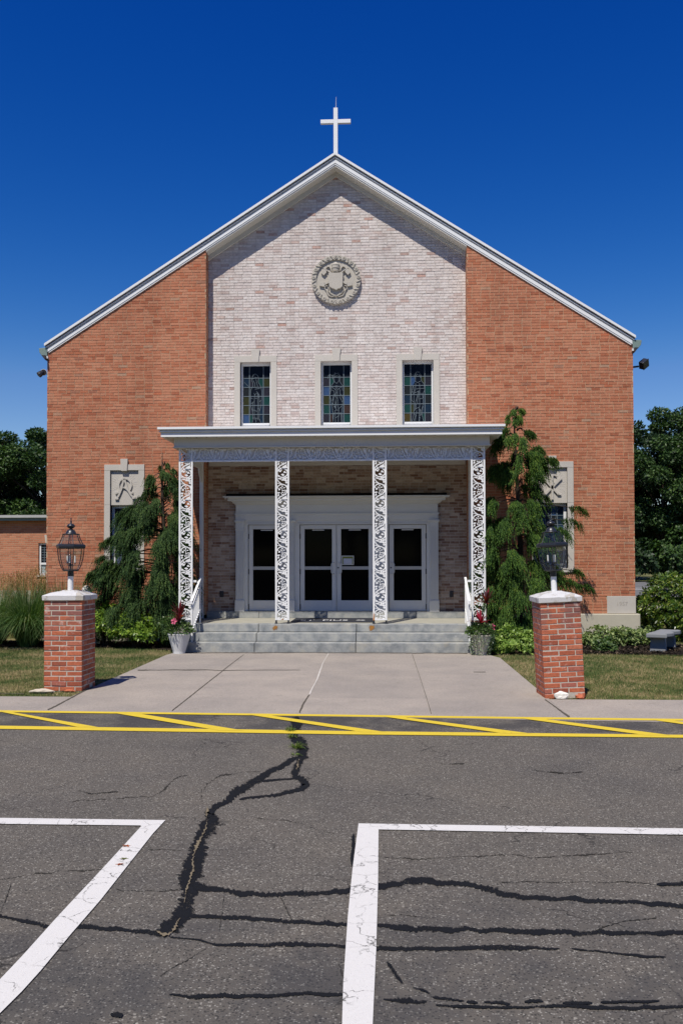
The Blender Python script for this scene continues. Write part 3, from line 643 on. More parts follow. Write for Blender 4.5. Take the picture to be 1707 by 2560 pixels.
def bricks(mb, x0, x1, z0, z1, y, holes, seed, out=(.004, .009), top=-.165):
    """every face brick as its own block standing proud of the mortar"""
    g = random.Random(seed); r = 0; mb.m = 2; z = z0
    while z < z1:
        za, zb = z+JT/2, z+BH-JT/2; lim = (rz(CX, top)-zb)/SL
        if lim <= .05: break
        iv = [(max(x0, CX-lim), min(x1, CX+lim))]
        for hx0, hx1, hz0, hz1 in holes:
            if zb > hz0+.01 and za < hz1-.01:
                iv = [q for (a, b) in iv for q in ((a, min(b, hx0)), (max(a, hx1), b)) if q[1]-q[0] > .015]
        x = -9+(r % 2)*BW/2+g.uniform(-.02, .02); ed = [x]
        while ed[-1] < x1+.3: ed.append(ed[-1]+(BW if g.random() > .09 else BW/2))
        for e0, e1 in zip(ed[:-1], ed[1:]):
            for a, b in iv:
                p, q = max(e0+JT/2, a), min(e1-JT/2, b)
                if q-p < .02: continue
                o = g.uniform(*out); d = g.uniform(-.0022, .0022); t = g.uniform(-.0012, .0012); u = g.uniform(-.0015, .0015)
                mb.add([(p,y-o-t,za+d),(q,y-o+t,za+d+u),(q,y-o+t,zb+d+u),(p,y-o-t,zb+d),(p,y+.002,za+d),(q,y+.002,za+d+u),(q,y+.002,zb+d+u),(p,y+.002,zb+d)],
                       [(0,1,2,3),(3,2,6,7),(4,5,1,0),(0,3,7,4),(1,5,6,2)])
        z += BH; r += 1
    mb.m = 0
SWL, SWR = CX-4.955, CX+4.965
def side_wing(x0, x1, cxw, seed):
    m = MB(); a, b = cxw-.335, cxw+.335
    wall_strip(m, x0, a, .62, YB, 21.3); wall_strip(m, b, x1, .62, YB, 21.3)
    wall_box(m, a, b, YB, 21.3, .62, 1.69)
    for ya, yb, mi in ((YB, YB+.02, 1), (YB+.02, 21.3, 0)): m.m = mi; m.prism([(a, 4.0), (b, 4.0), (b, rz(b, -.15)), (a, rz(a, -.15))], ya, yb)
    m.m = 0
    bricks(m, x0, x1, .66, 11.2, YB, [(a-.12, b+.12, 1.61, 4.12)]+([(WR-.635, WR+.1, .5, 1.06)] if seed == 2 else []), seed)
    if seed == 1: m.box(WL, WL+.3, 21.3, 50, 0, 6.85); m.box(WL+.3, WR-.3, 49.7, 50, 0, 6.85)
    else: m.box(WR-.3, WR, 21.3, 50, 0, 6.85)
    return m.build('brick_wall', [M['brick'], M['tan_mortar'], M['face_brick']], church)
side_wing(WL, RL, SWL, 1); side_wing(RR, WR, SWR, 2)
m = MB(); UW = [CX-1.915, CX, CX+1.915]
xs = [RL]+[v for c in UW for v in (c-.365, c+.365)]+[RR]
for i in range(0, len(xs), 2): wall_strip(m, xs[i], xs[i+1], .45, YR, 21.2, -.2)
for c in UW:
    wall_box(m, c-.365, c+.365, YR, 21.2, .45, 4.78)
    pts = [(c-.365, 6.585), (c+.365, 6.585), (c+.365, rz(c+.365, -.2))]
    if abs(c-CX) < .1: pts.append((CX, rz(CX, -.2)))
    pts.append((c-.365, rz(c-.365, -.2)))
    for ya, yb, mi in ((YR, YR+.02, 1), (YR+.02, 21.2, 0)): m.m = mi; m.prism(pts, ya, yb)
m.m = 0
bricks(m, RL+.002, RR-.002, .69+57*BH, 11.0, YR, [(c-.49, c+.49, 4.7, 6.72) for c in UW], 3, out=(.004, .012), top=-.30)
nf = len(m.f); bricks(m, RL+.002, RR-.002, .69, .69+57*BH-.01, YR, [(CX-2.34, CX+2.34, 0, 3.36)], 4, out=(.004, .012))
m.mi[nf:] = [3]*(len(m.f)-nf)  # courses below the canopy get the bricks with shade painted in
m.build('gable_wall', [M['pale_brick'], M['pale_mortar'], M['pale_face_brick'], M['porch_shade_brick']], church)
m = MB(); m.box(WL-.09, -4.9, YB-.09, YB+.3, -.1, .655); m.box(2.6, WR+.09, YB-.09, YB+.3, -.1, .655)
m.box(WR-.2, WR+.09, YB+.3, 50, -.1, .655); m.box(WL-.09, WL+.2, YB+.3, 50, -.1, .655)
m.build('foundation', M['found'], church, bevel=.02)
# thin projecting course above the foundation, then the dated cornerstone
cs = MB().box(WR-.635, WR+.012, YB-.014, YB+.2, .662, 1.055).build('cornerstone', M['corner'], church, bevel=.006)
MB().box(2.7, WR-.64, YB-.012, YB+.02, 1.055, 1.08).build('brick_course', M['brick'], church)
def text_mesh(name, body, size, mat, parent, at, rot=(R(90), 0, 0), extrude=.002, width=None, align='CENTER', shear=0):
    cu = bpy.data.curves.new(name, 'FONT'); cu.body = body; cu.size = size; cu.extrude = extrude; cu.align_x = align; cu.align_y = 'CENTER'
    tmp = bpy.data.objects.new('tmp_'+name, cu); C.objects.link(tmp); dg = bpy.context.evaluated_depsgraph_get()
    me = bpy.data.meshes.new_from_object(tmp.evaluated_get(dg)); bpy.data.objects.remove(tmp); bpy.data.curves.remove(cu)
    if width:
        xs = [v.co.x for v in me.vertices]; k = width/(max(xs)-min(xs))
        for v in me.vertices: v.co.x *= k
    me.transform(Euler(rot).to_matrix().to_4x4()); me.transform(Matrix.Translation(Vector(at)-ORG[parent]))
    me.name = name
    return link_mesh(name, me, mat, parent)
text_mesh('date_lettering', '1957', .13, M['engrave'], cs, (WR-.30, YB-.0155, .875), extrude=.0012)

# roof, rake trim, soffit, gutters
def chev(mb, o0, o1, y0, y1, half, tipcut=0.0):
    a, b = half, half-tipcut
    mb.prism([(CX-a, rz(CX-a, o0)), (CX, rz(CX, o0)), (CX+a, rz(CX+a, o0)), (CX+b, rz(CX+b, o1)), (CX, rz(CX, o1)), (CX-b, rz(CX-b, o1))], y0, y1)
m = MB(); chev(m, -.002, -.10, 20.29, 50.3, 6.84); roof = m.build('roof', M['shingle'], church)
m = MB()
for o0, o1, y0, h in ((.004,-.055,20.25,6.855), (-.055,-.073,20.325,6.845), (-.073,-.083,20.29,6.835), (-.083,-.088,20.325,6.832), (-.088,-.112,20.285,6.83), (-.112,-.146,20.328,6.80), (-.146,-.226,20.305,6.79), (-.226,-.240,20.326,6.77), (-.240,-.262,20.315,6.765)):
    chev(m, o0, o1, y0, YB+.02 if o0 < -.05 else 20.36, h)
m.build('rake_trim', M['white'], church)
m = MB(); chev(m, -.262, -.30, 20.33, YR+.05, 3.04); chev(m, -.30, -.415, YR-.05, YR+.03, 3.04); m.build('soffit', M['soffit'], church)
def gutter(sg):
    m = MB(); x = lambda d: CX+sg*d
    m.prism([(x(6.80), 6.92), (x(7.00), 6.90), (x(6.985), 6.80), (x(6.92), 6.715), (x(6.80), 6.715)], 20.30, 50); o = m.build('gutter', M['copper'], church, bevel=.008)
    m = MB(); m.prism([(x(6.812), 6.712), (x(6.90), 6.712), (x(6.812), 6.60)], 20.2, 50); m.build('eave_shade_board', M['hinge'], o)  # dark eave underside: the shade below the gutter is put into its colour
    MB().box(min(x(6.78), x(6.835)), max(x(6.78), x(6.835)), 20.29, 20.36, 6.655, 6.71).build('trim_end', M['white'], o)
gutter(-1); gutter(1)

# ---- carved medallion (photo survey: 200 x 180 px window at 7.84x)
med = MB(); MX, MZ, YM = -1.082, 8.505, YR
def mp(px, py): s = .0092/7.84; return (MX+(px-795)*s, MZ-(py-735)*s)
n = 64; med.prism([(MX+.50*math.cos(2*math.pi*k/n), MZ+.50*math.sin(2*math.pi*k/n)) for k in range(n)], YM-.05, YM+.02)
ringp = [(MX+.525*math.cos(2*math.pi*k/n), MZ+.525*math.sin(2*math.pi*k/n)) for k in range(n)]; med.ribbon(ringp, .105, YM-.085, YM, closed=True)
for k in range(17):
    a = 2*math.pi*(k+.25)/17; cx, cz = MX+.53*math.cos(a), MZ+.53*math.sin(a)
    med.tube([(cx+.032*math.cos(t), YM-.092, cz+.032*math.sin(t)) for t in np.linspace(0, 2*math.pi, 11)], .014, 6)
    med.ball((cx, YM-.09, cz), .016, .03, .016, 8, 5)
    a2 = a+math.pi/17
    for j, rr in enumerate((.50, .53, .56)):
        b = a2+(j-1)*.03; med.ball((MX+rr*math.cos(b), YM-.085, MZ+rr*math.sin(b)), .026, .025, .017, 8, 5)
med.prism([mp(*p) for p in [(645,610),(935,610),(928,760),(925,880),(880,920),(830,930),(795,955),(760,930),(710,915),(660,880),(650,760)]], YM-.125, YM-.04)
med.lathe(mp(785,0)[0], YM-.06, [(r*.0092/7.84, mp(0,y)[1]) for r, y in ((55,590),(62,560),(75,520),(78,480),(82,440),(70,410),(38,392),(8,375))], 14, sy=.75)
for y in (560, 500, 440): med.tube([(mp(785,0)[0]+(78*.0092/7.84)*math.cos(t), YM-.06-.07*abs(math.sin(t)), mp(0,y)[1]) for t in np.linspace(math.pi, 2*math.pi, 10)], .008, 5)
for sgn in (-1, 1):
    q = lambda x, y: mp(790+sgn*(x-790), y)
    med.ribbon([q(1040,500),(q(880,610))], .022, YM-.10, YM-.04); med.ribbon([q(900,770),q(1015,830)], .04, YM-.095, YM-.04); med.prism([q(985,540),q(1040,525),q(1085,600),(q(1030,650)),q(975,590)], YM-.10, YM-.04)
    med.prism([q(1010,790),q(1110,790),q(1120,860),q(1020,880)], YM-.095, YM-.04)
    med.ribbon([q(880,560),q(900,500),q(930,470),q(970,480),q(990,510)], .016, YM-.09, YM-.045)
    med.ribbon([q(960,860),q(1000,860),q(1015,910),q(980,950),q(960,1010),q(930,1060),q(860,1080),q(800,1060),q(870,1020),q(920,1010)], .016, YM-.085, YM-.045)
    med.ribbon([q(940,880),q(950,950),q(900,1020),q(800,1075)], .012, YM-.085, YM-.045)
med.build('medallion', M['medal'], church)

# ---- stained glass figures (polylines in crop pixels, 13.6 px per photo pixel)
def glass_grid(mb, x0, x1, z0, z1, y, cols, rows, cells, rtop):
    for i in range(cols):
        for j in range(rows):
            mb.m = cells[j][i]
            zt = z1-(0 if j == 0 else rtop+(j-1)*(z1-z0-rtop)/(rows-1)); zb = z1-(rtop+j*(z1-z0-rtop)/(rows-1))
            a = x0+(x1-x0)*CS[i]; b = x0+(x1-x0)*CS[i+1]
            mb.add([(a, y, zb), (b, y, zb), (b, y, zt), (a, y, zt)], [(0, 1, 2, 3)])
    mb.m = 0
CS = [0, .235, .50, .755, 1]
CELLS = [  # top row near-black: the window head's shadow is put into the glass colour
 [[8,8,8,8],[5,4,0,3],[1,1,5,4],[3,5,5,0],[3,4,5,4],[2,0,5,1]],
 [[8,8,8,8],[4,0,1,0],[2,5,1,3],[3,5,5,2],[0,5,5,6],[4,6,5,0]],
 [[8,8,8,8],[0,2,3,4],[1,1,5,0],[5,1,5,1],[0,3,5,5],[7,4,0,4]]]
FIGS = [ # silhouettes then lead lines, in (x 0..1, y 0..1) of the pane, y downward from pane top
 dict(sil=[(.31,.24),(.37,.16),(.45,.135),(.54,.16),(.58,.21),(.56,.29),(.66,.36),(.70,.44),(.69,.56),(.67,.70),(.60,.80),(.62,.86),(.66,.99),(.34,.99),(.36,.86),(.33,.76),(.28,.66),(.28,.48),(.36,.36),(.38,.28)],
      lines=[[(.31,.24),(.37,.16),(.45,.135),(.54,.16),(.58,.21),(.56,.27),(.66,.36),(.70,.44),(.69,.56),(.67,.70),(.60,.80)],[(.31,.24),(.36,.29),(.37,.34),(.28,.42),(.28,.60),(.29,.70),(.36,.80)],[(.31,.235),(.45,.20),(.57,.21)],[(.37,.25),(.44,.30),(.43,.36)],[(.48,.23),(.53,.33),(.54,.36)],
             [(.40,.47),(.44,.50),(.42,.56),(.42,.94)],[(.54,.47),(.54,.94)],[(.42,.50),(.55,.46),(.58,.55)],[(.44,.56),(.54,.56)],[(.36,.62),(.36,.94)],[(.60,.50),(.60,.94)],[(.28,.55),(.36,.57)],[(.28,.66),(.40,.62)],[(.60,.62),(.67,.60)],[(.36,.76),(.54,.79)],[(.36,.90),(.60,.91)],[(.60,.91),(.66,.99)],[(.37,.91),(.34,.99)],[(.48,.90),(.48,.99)],[(.02,.27),(.24,.37)],[(.44,.40),(.62,.39)],[(.50,.44),(.60,.50)],[(.54,.73),(.62,.76)]]),
 dict(sil=[(.35,.19),(.43,.125),(.55,.125),(.63,.19),(.60,.28),(.68,.33),(.76,.36),(.76,.44),(.72,.62),(.68,.80),(.70,.99),(.32,.99),(.34,.80),(.31,.65),(.23,.50),(.28,.42),(.30,.34),(.40,.30)],
      lines=[[(.36,.17),(.34,.21),(.40,.29),(.30,.35),(.30,.44)],[(.62,.17),(.63,.21),(.60,.28),(.70,.35),(.76,.36),(.76,.44),(.72,.62),(.68,.80),(.70,.99)],[(.40,.20),(.43,.13),(.50,.15),(.55,.13),(.58,.20),(.50,.185),(.40,.20),(.41,.28),(.49,.32),(.57,.28),(.58,.20)],
             [(.24,.52),(.28,.43),(.38,.44),(.46,.56),(.44,.74)],[(.23,.50),(.30,.64),(.35,.80),(.36,.99)],[(.46,.35),(.46,.70),(.47,.78)],[(.52,.35),(.53,.70),(.57,.78)],[(.46,.48),(.52,.48)],[(.46,.56),(.53,.58)],[(.62,.42),(.62,.56),(.72,.66)],[(.30,.37),(.46,.43)],[(.52,.43),(.68,.37)],[(.33,.66),(.46,.74)],[(.55,.76),(.68,.71)],
             [(.43,.78),(.58,.78)],[(.36,.83),(.68,.83)],[(.43,.78),(.45,.99)],[(.57,.78),(.55,.99)],[(.44,.92),(.58,.87)],[(.35,.62),(.38,.50),(.33,.62)],[(.40,.50),(.36,.66),(.43,.75)],[(.65,.50),(.72,.58)],[(.25,.18),(.25,.32),(.27,.42)],[(.16,.24),(.19,.18),(.25,.165),(.33,.18),(.34,.24)],[(.70,.38),(.71,.44),(.76,.43)],[(.38,.83),(.36,.99)],[(.64,.83),(.67,.99)]]),
 dict(sil=[(.38,.19),(.44,.135),(.55,.135),(.62,.19),(.63,.28),(.72,.34),(.76,.44),(.72,.52),(.69,.70),(.66,.86),(.70,.99),(.28,.99),(.35,.88),(.36,.66),(.26,.60),(.27,.48),(.31,.38),(.40,.30)],
      lines=[[(.40,.25),(.37,.21),(.44,.135),(.55,.135),(.62,.20),(.62,.28),(.72,.34),(.76,.44),(.70,.50),(.69,.70),(.65,.86),(.70,.99)],[(.41,.30),(.42,.20),(.48,.175),(.55,.18),(.61,.24)],[(.41,.30),(.50,.32),(.60,.29)],[(.33,.36),(.26,.52),(.27,.62),(.35,.66)],[(.33,.36),(.36,.46),(.35,.66),(.35,.88),(.28,.99)],
             [(.42,.33),(.41,.42),(.38,.50)],[(.56,.33),(.57,.42),(.56,.60),(.57,.82)],[(.42,.43),(.56,.42),(.74,.42)],[(.38,.50),(.55,.46)],[(.52,.47),(.40,.68),(.38,.80)],[(.55,.47),(.48,.62),(.48,.68)],[(.57,.50),(.67,.51),(.69,.60)],[(.57,.60),(.68,.59)],[(.36,.80),(.46,.76),(.56,.74)],[(.44,.68),(.42,.78)],[(.56,.74),(.60,.84),(.55,.99)],[(.69,.70),(.62,.82)],[(.36,.86),(.42,.88),(.34,.99)],[(.54,.76),(.54,.99)],[(.45,.80),(.40,.99)],[(.62,.86),(.54,.94)],[(.28,.44),(.36,.54)]])]
def stained_pane(x0, x1, z0, z1, y, k, parent):
    g = MB(); glass_grid(g, x0, x1, z0, z1, y, 4, 6, CELLS[k], (z1-z0)*.21)
    f = FIGS[k]; q = lambda p: (x0+(x1-x0)*p[0], z1-(z1-z0)*(.21*0+p[1]))
    g.m = 8; g.prism([q(p) for p in f['sil']], y-.006, y-.001); g.m = 0
    pane = g.build('stained_glass', GLM, parent)
    L = MB(); rt = (z1-z0)*.21
    for i in (1, 3): xx = x0+(x1-x0)*CS[i]; L.box(xx-.007, xx+.007, y-.010, y-.0015, z0, z1)
    for j in range(0, 5): zz = z1-rt-j*(z1-z0-rt)/5; L.box(x0, x1, y-.0095, y-.002, zz-.006, zz+.006)
    for ln in f['lines']: L.ribbon([q(p) for p in ln], .0075, y-.0125, y-.007)
    L.build('lead_lines', M['lead'], parent)
for k, c in enumerate(UW):
    m = MB(); yw = YR+.11
    m.box(c-.365, c-.315, yw, yw+.05, 4.80, 6.585); m.box(c+.325, c+.365, yw, yw+.05, 4.80, 6.585); m.box(c-.315, c+.325, yw, yw+.05, 6.52, 6.585)
    m.box(c-.315, c+.325, yw-.03, yw+.05, 5.10, 5.145)
    m.box(c-.315, c-.285, yw-.02, yw+.05, 4.80, 5.10); m.box(c+.295, c+.325, yw-.02, yw+.05, 4.80, 5.10); m.box(c-.285, c+.295, yw-.02, yw+.05, 5.03, 5.10)
    fr = m.build('window', M['white'], church)
    stained_pane(c-.315, c+.325, 5.145, 6.52, yw+.03, k, fr)
    MB().box(c-.285, c+.295, yw+.03, yw+.04, 4.80, 5.03).build('hopper_pane', M['door_glass'], fr)
    s = MB(); o = .505
    s.box(c-o, c-.365, YR-.025, YR+.16, 4.78, 6.585); s.box(c+.365, c+o, YR-.025, YR+.16, 4.78, 6.585); s.box(c-o, c+o, YR-.027, YR+.16, 6.5855, 6.735)
    s.prism([(c-.075, 6.580), (c+.075, 6.580), (c+.105, 6.885), (c-.105, 6.885)], YR-.05, YR+.05)
    s.build('stone_surround', M['stone'], fr, bevel=.004)

# ---- side windows with carved panels
def side_window(c, kind):
    m = MB(); yw = YB+.13
    m.box(c-.335, c-.275, yw, yw+.05, 1.69, 3.19); m.box(c+.275, c+.335, yw, yw+.05, 1.69, 3.19); m.box(c-.275, c+.275, yw, yw+.05, 3.12, 3.19)
    m.box(c-.275, c+.275, yw, yw+.05, 1.69, 1.76); m.box(c-.275, c+.275, yw-.015, yw+.05, 2.20, 2.27); m.box(c-.295, c+.295, yw-.02, yw, 1.76, 1.80); m.box(c-.275, c-.245, yw-.02, yw, 1.80, 2.2); m.box(c+.245, c+.275, yw-.02, yw, 1.80, 2.2)
    fr = m.build('window', M['white'], church)
    g = MB()
    for i in range(4):
        for j in range(4):
            a, b = c-.275+.55*i/4, c-.275+.55*(i+1)/4; z0, z1 = 2.27+.85*j/4, 2.27+.85*(j+1)/4
            g.m = [2, 5, 5, 1, 8, 2, 5, 3, 5, 5, 4, 2, 5, 1, 2, 5][(i*4+j+(3 if kind else 0)) % 16]; g.add([(a, yw+.03, z0), (b, yw+.03, z0), (b, yw+.03, z1), (a, yw+.03, z1)], [(0, 1, 2, 3)])
    g.m = 0; g.build('stained_glass', GLM, fr)
    MB().box(c-.275, c+.275, yw+.03, yw+.04, 1.76, 2.2).build('lower_pane', M['sky_glass'], fr)
    L = MB()
    for i in (1, 2, 3): xx = c-.275+.55*i/4; L.box(xx-.006, xx+.006, yw+.02, yw+.0285, 2.27, 3.12)
    for j in (1, 2, 3): zz = 2.27+.85*j/4; L.box(c-.275, c+.275, yw+.021, yw+.028, zz-.006, zz+.006)
    for ln in ([(-.1,3.1),(-.05,3.0),(-.09,2.9),(0,2.8),(.1,2.84),(.12,3.0),(.2,3.1)], [(-.05,3.0),(.05,2.96),(.12,3.0)], [(0,2.8),(-.06,2.7),(.02,2.5),(.1,2.4)], [(.1,2.84),(.16,2.6),(.1,2.4)], [(-.2,2.6),(-.06,2.7)]):
        L.ribbon([(c+p[0], p[1]) for p in ln], .008, yw+.017, yw+.0265)
    L.build('lead_lines', M['lead'], fr)
    s = MB(); o = .475
    for a, b in ((c-o, c-.335), (c+.335, c+o)): s.box(a, b, YB-.03, YB+.18, 1.60, 3.1885); s.box(a, b, YB-.03, YB+.18, 3.1915, 3.9985)
    s.box(c-o, c+o, YB-.032, YB+.18, 4.0015, 4.137); s.box(c-.335, c+.335, YB-.045, YB+.18, 1.60, 1.69)
    s.prism([(c-.07, 3.985), (c+.07, 3.985), (c+.088, 4.268), (c-.088, 4.268)], YB-.06, YB+.10)
    s.build('stone_surround', M['stone'], fr, bevel=.004)
    p = MB(); yp = YB+.02; p.box(c-.335, c+.335, yp, YB+.2, 3.1905, 3.999)
    # rays and the carved symbol
    r0 = (c, 3.60) if kind else (c-.0, 3.66)
    for k in range(34):
        a = 2*math.pi*k/34+.05
        if not kind and -2.7 < ((a+math.pi) % (2*math.pi))-math.pi < -.4: continue
        r1, r2 = .17, .30+.06*((k*7) % 3)/2; ca, sa = math.cos(a), math.sin(a)
        e = (r0[0]+ca*r2, r0[1]+sa*r2)
        if abs(e[0]-c) < .325 and 3.21 < e[1] < 3.96: p.ribbon([(r0[0]+ca*r1, r0[1]+sa*r1), e], .004, yp-.0018, yp+.01)
    if kind:   # chi-rho (survey crop, 7.59x)
        q = lambda x, y: (c+(x-522)*.00925/7.59*1.0, 3.19+(963-y)*.00925/7.59*1.06)
        for ln, w_ in (([(355,520),(640,815)], .048), ([(690,520),(380,815)], .048), ([(518,460),(520,905)], .046)):
            p.ribbon([q(*a) for a in ln], w_, yp-.036, yp+.01)
        p.ribbon([q(*a) for a in ((520,470),(575,470),(610,495),(618,540),(605,580),(570,600),(525,605))], .034, yp-.032, yp+.01)
        for x in (365, 655): p.prism([q(x-28,805),q(x+28,805),q(x+25,825),q(x-25,825)], yp-.036, yp+.01)
        p.prism([q(485,455),q(560,455),q(555,480),q(490,480)], yp-.034, yp+.01)
    else:      # alpha and omega
        q = lambda x, y: (c+(x-552)*.00925/7.59, 3.19+(1000-y)*.00925/7.59*1.06)
        p.ribbon([q(*a) for a in ((370,790),(430,770),(460,740),(440,680),(435,620),(460,560),(510,525),(560,515),(620,530),(670,580),(685,640),(665,710),(640,745),(670,775),(715,785))], .040, yp-.032, yp+.01)
        p.ribbon([q(*a) for a in ((390,890),(440,830),(490,720),(530,560),(548,520))], .040, yp-.036, yp+.01)
        p.ribbon([q(*a) for a in ((548,520),(575,600),(620,730),(680,820),(730,870))], .040, yp-.036, yp+.01)
        p.ribbon([q(*a) for a in ((490,700),(530,680),(580,700),(620,740))], .030, yp-.032, yp+.01)
        p.prism([q(365,875),q(440,875),q(435,900),q(368,900)], yp-.038, yp+.01); p.prism([q(695,868),q(760,855),q(762,885),q(702,892)], yp-.038, yp+.01)
    p.build('carved_panel', M['stone'], fr)
side_window(SWL, 0); side_window(SWR, 1)

# ---- doorway
ds = MB()
def pil(c, h=.10):
    global ds
    p = MB(); y = 20.53
    p.box(c-h-.012, c+h+.012, y-.035, YR, .69, .95); p.box(c-h, c+h, y, YR, .95, 2.60)
    for k in range(6): xx = c-h+.018+k*(2*h-.036)/5; p.box(xx-.007, xx+.007, y-.014, y, 1.0, 2.56)
    p.box(c-h-.006, c+h+.006, y-.016, YR, 2.60, 2.625); p.box(c-h, c+h, y-.004, YR, 2.625, 2.775); p.box(c-h-.015, c+h+.015, y-.03, YR, 2.775, 2.80); p.box(c-h-.028, c+h+.028, y-.045, YR, 2.80, 2.8235)
    return p
DX = [(CX-1.64-.425, CX-1.64+.425), (CX-.85, CX-.006), (CX+.006, CX+.85), (CX+1.66-.425, CX+1.66+.425)]
PX = [CX-2.265, CX-1.085, CX+1.095, CX+2.27]
ds.box(CX-2.37, CX+2.37, 20.545, YR, 2.825, 2.955); ds.box(CX-2.385, CX+2.385, 20.52, YR, 2.955, 2.988); ds.box(CX-2.365, CX+2.365, 20.55, YR, 2.988, 3.20)
segs = [(PX[0]+.10, DX[0][0]-.015), (DX[0][1]+.015, PX[1]-.10), (PX[1]+.10, DX[1][0]-.015), (DX[2][1]+.015, PX[2]-.10), (PX[2]+.10, DX[3][0]-.015), (DX[3][1]+.015, PX[3]-.10)]
for a, b in segs:
    if b-a > .005: ds.box(a, b, 20.575, YR, .69, 2.735)
ds.box(PX[0]+.1, PX[3]-.1, 20.57, YR, 2.735, 2.8245)
for a, b in ((DX[0][0]-.06, DX[0][1]+.06), (DX[1][0]-.06, DX[2][1]+.06), (DX[3][0]-.06, DX[3][1]+.06)):
    ds.box(a, b, 20.555, 20.57, 2.725, 2.76)
dsur = ds.build('door_surround', M['offwhite'], church)
co = MB()
for z0, z1, h, y in ((3.2005,3.225,2.39,20.515),(3.225,3.26,2.43,20.47),(3.26,3.275,2.455,20.445),(3.275,3.335,2.53,20.38),(3.335,3.352,2.60,20.31),(3.352,3.378,2.625,20.285)):
    co.box(CX-h, CX+h, y, YR, z0, z1)
co.build('cornice', M['offwhite'], dsur)
MB().box(CX-2.56, CX+2.56, 20.36, YR, 3.378, 3.44).build('cornice_top_strip', M['darkstrip'], dsur)  # near-black strip along the top of the cornice
for c in PX: pil(c).build('pilaster', M['offwhite'], dsur)
def door(x0, x1, hinge, name='door'):
    y0, y1 = 20.60, 20.66; m = MB(); st = .10 if x1-x0 > .8 else .10
    m.box(x0, x0+st, y0, y1, .70, 2.715); m.box(x1-st, x1, y0, y1, .70, 2.715); m.box(x0+st, x1-st, y0+.0, y1, 2.62, 2.715); m.box(x0+st, x1-st, y0, y1, .70, .945)
    d = m.build(name, M['offwhite'], church, bevel=.004)
    MB().box(x0+st, x1-st, 20.625, 20.635, .945, 2.62).build('glass', M['door_glass'], d)
    MB().box(x0+st, x1-st, 20.605, 20.624, 1.665, 1.74).build('push_rail', M['steel_rail'], d)
    cc = (x0+x1)/2; MB().box(cc-.14, cc+.14, 20.615, 20.6245, 2.585, 2.605).build('door_closer', M['frieze_back'], d)
    hx = x0-.002 if hinge < 0 else x1+.002; 
    for z in (2.45, 1.62, .80): MB().box(hx-.011, hx+.011, y0-.012, y0+.0, z-.06, z+.06).build('hinge', M['hinge'], d)
    px = x1-.05 if hinge < 0 else x0+.05; sgn = -1 if hinge < 0 else 1; hd = MB()
    hd.tube([(px, y0, 1.83), (px, y0-.05, 1.83), (px+sgn*.045, y0-.06, 1.82), (px+sgn*.06, y0-.06, 1.79), (px+sgn*.06, y0-.06, 1.61), (px+sgn*.045, y0-.06, 1.58), (px, y0-.05, 1.57), (px, y0, 1.57)], .011, 8)
    hd.build('pull_handle', M['steel'], d, smooth=True)
    if hinge > 0: MB().tube([(px-.015, y0-.008, 1.71), (px-.015, y0+.001, 1.71)], .018, 12).build('lock', M['hinge'], d)
    return d
for i, (a, b) in enumerate(DX):
    d = door(a, b, -1 if i < 2 else 1)
    if i == 2:
        nx0, nz0 = a+.115, 1.775; m = MB()
        m.box(nx0, nx0+.285, 20.600, 20.606, nz0, nz0+.215); nt = m.build('notice', M['offwhite'], d)
        MB().box(nx0+.018, nx0+.267, 20.597, 20.5995, nz0+.018, nz0+.197).build('notice_border', simple('olive_notice_border', (.20,.23,.06), .8, .1), nt)
        MB().box(nx0+.04, nx0+.245, 20.594, 20.5965, nz0+.022, nz0+.15).build('notice_paper', simple('notice_paper', (.50,.52,.60), .8, .1, var=.2, scale=40), nt)
for x in (W(555,1487,YR)[0], W(1128,1487,YR)[0]):
    MB().box(x-.045, x+.045, YR-.03, YR, 1.02, 1.16).build('outlet_box', M['hinge'], church, bevel=.01)

# ================================================================== CROSS
cross = thing('roof_cross', (CX+.01, 20.40, 11.34), 'plain white cross with a thin rod on top standing on the roof ridge', 'cross')
m = MB(); cxx = CX+.01
m.box(cxx-.049, cxx+.049, 20.36, 20.44, 11.32, 12.49); m.box(cxx-.352, cxx-.049, 20.362, 20.438, 12.125, 12.215); m.box(cxx+.049, cxx+.352, 20.362, 20.438, 12.125, 12.215)
m.build('cross_beams', M['white'], cross, bevel=.004)
MB().tube([(cxx+.005, 20.40, 12.48), (cxx+.012, 20.40, 12.76)], [.007, .004], 6).build('lightning_rod', M['steel'], cross)

# ================================================================== ANNEX
annex = thing('annex_building', (-30, 30, 0), 'low flat roofed orange brick wing behind the left side of the church', 'building')
m = MB(); m.box(-60, -11.92, 30, 30.4, .86, 3.3); m.box(-11.14, -7.6, 30, 30.4, .86, 3.3); m.box(-11.92, -11.14, 30, 30.4, .86, 1.40); m.box(-11.92, -11.14, 30, 30.4, 2.5, 3.3)
m.box(-60, -59.6, 30.4, 46, 0, 3.3); m.box(-59.6, -7.9, 45.6, 46, 0, 3.3); m.build('wall', M['annex_brick'], annex)
MB().box(-60, -7.6, 29.94, 30.4, -.1, .86).build('foundation', M['found'], annex)
m = MB(); m.box(-60.3, -7.6, 29.70, 46, 3.37, 3.46); af = m.build('roof', simple('flat_roof_edge', (.36,.37,.36), .7, .2), annex)
MB().box(-60.25, -7.6, 29.76, 30.6, 3.27, 3.37).build('copper_fascia', M['copper'], af)
m = MB(); m.box(-11.92,-11.85,30.06,30.12,1.40,2.5); m.box(-11.21,-11.14,30.06,30.12,1.40,2.5); m.box(-11.85,-11.21,30.06,30.12,2.44,2.5); m.box(-11.85,-11.21,30.05,30.12,1.75,1.82); m.box(-11.85,-11.21,30.06,30.12,1.40,1.47)
aw = m.build('window', M['white'], annex)
MB().box(-11.85,-11.21,30.09,30.10,1.82,2.44).build('leaded_glass', GLM[8], aw)
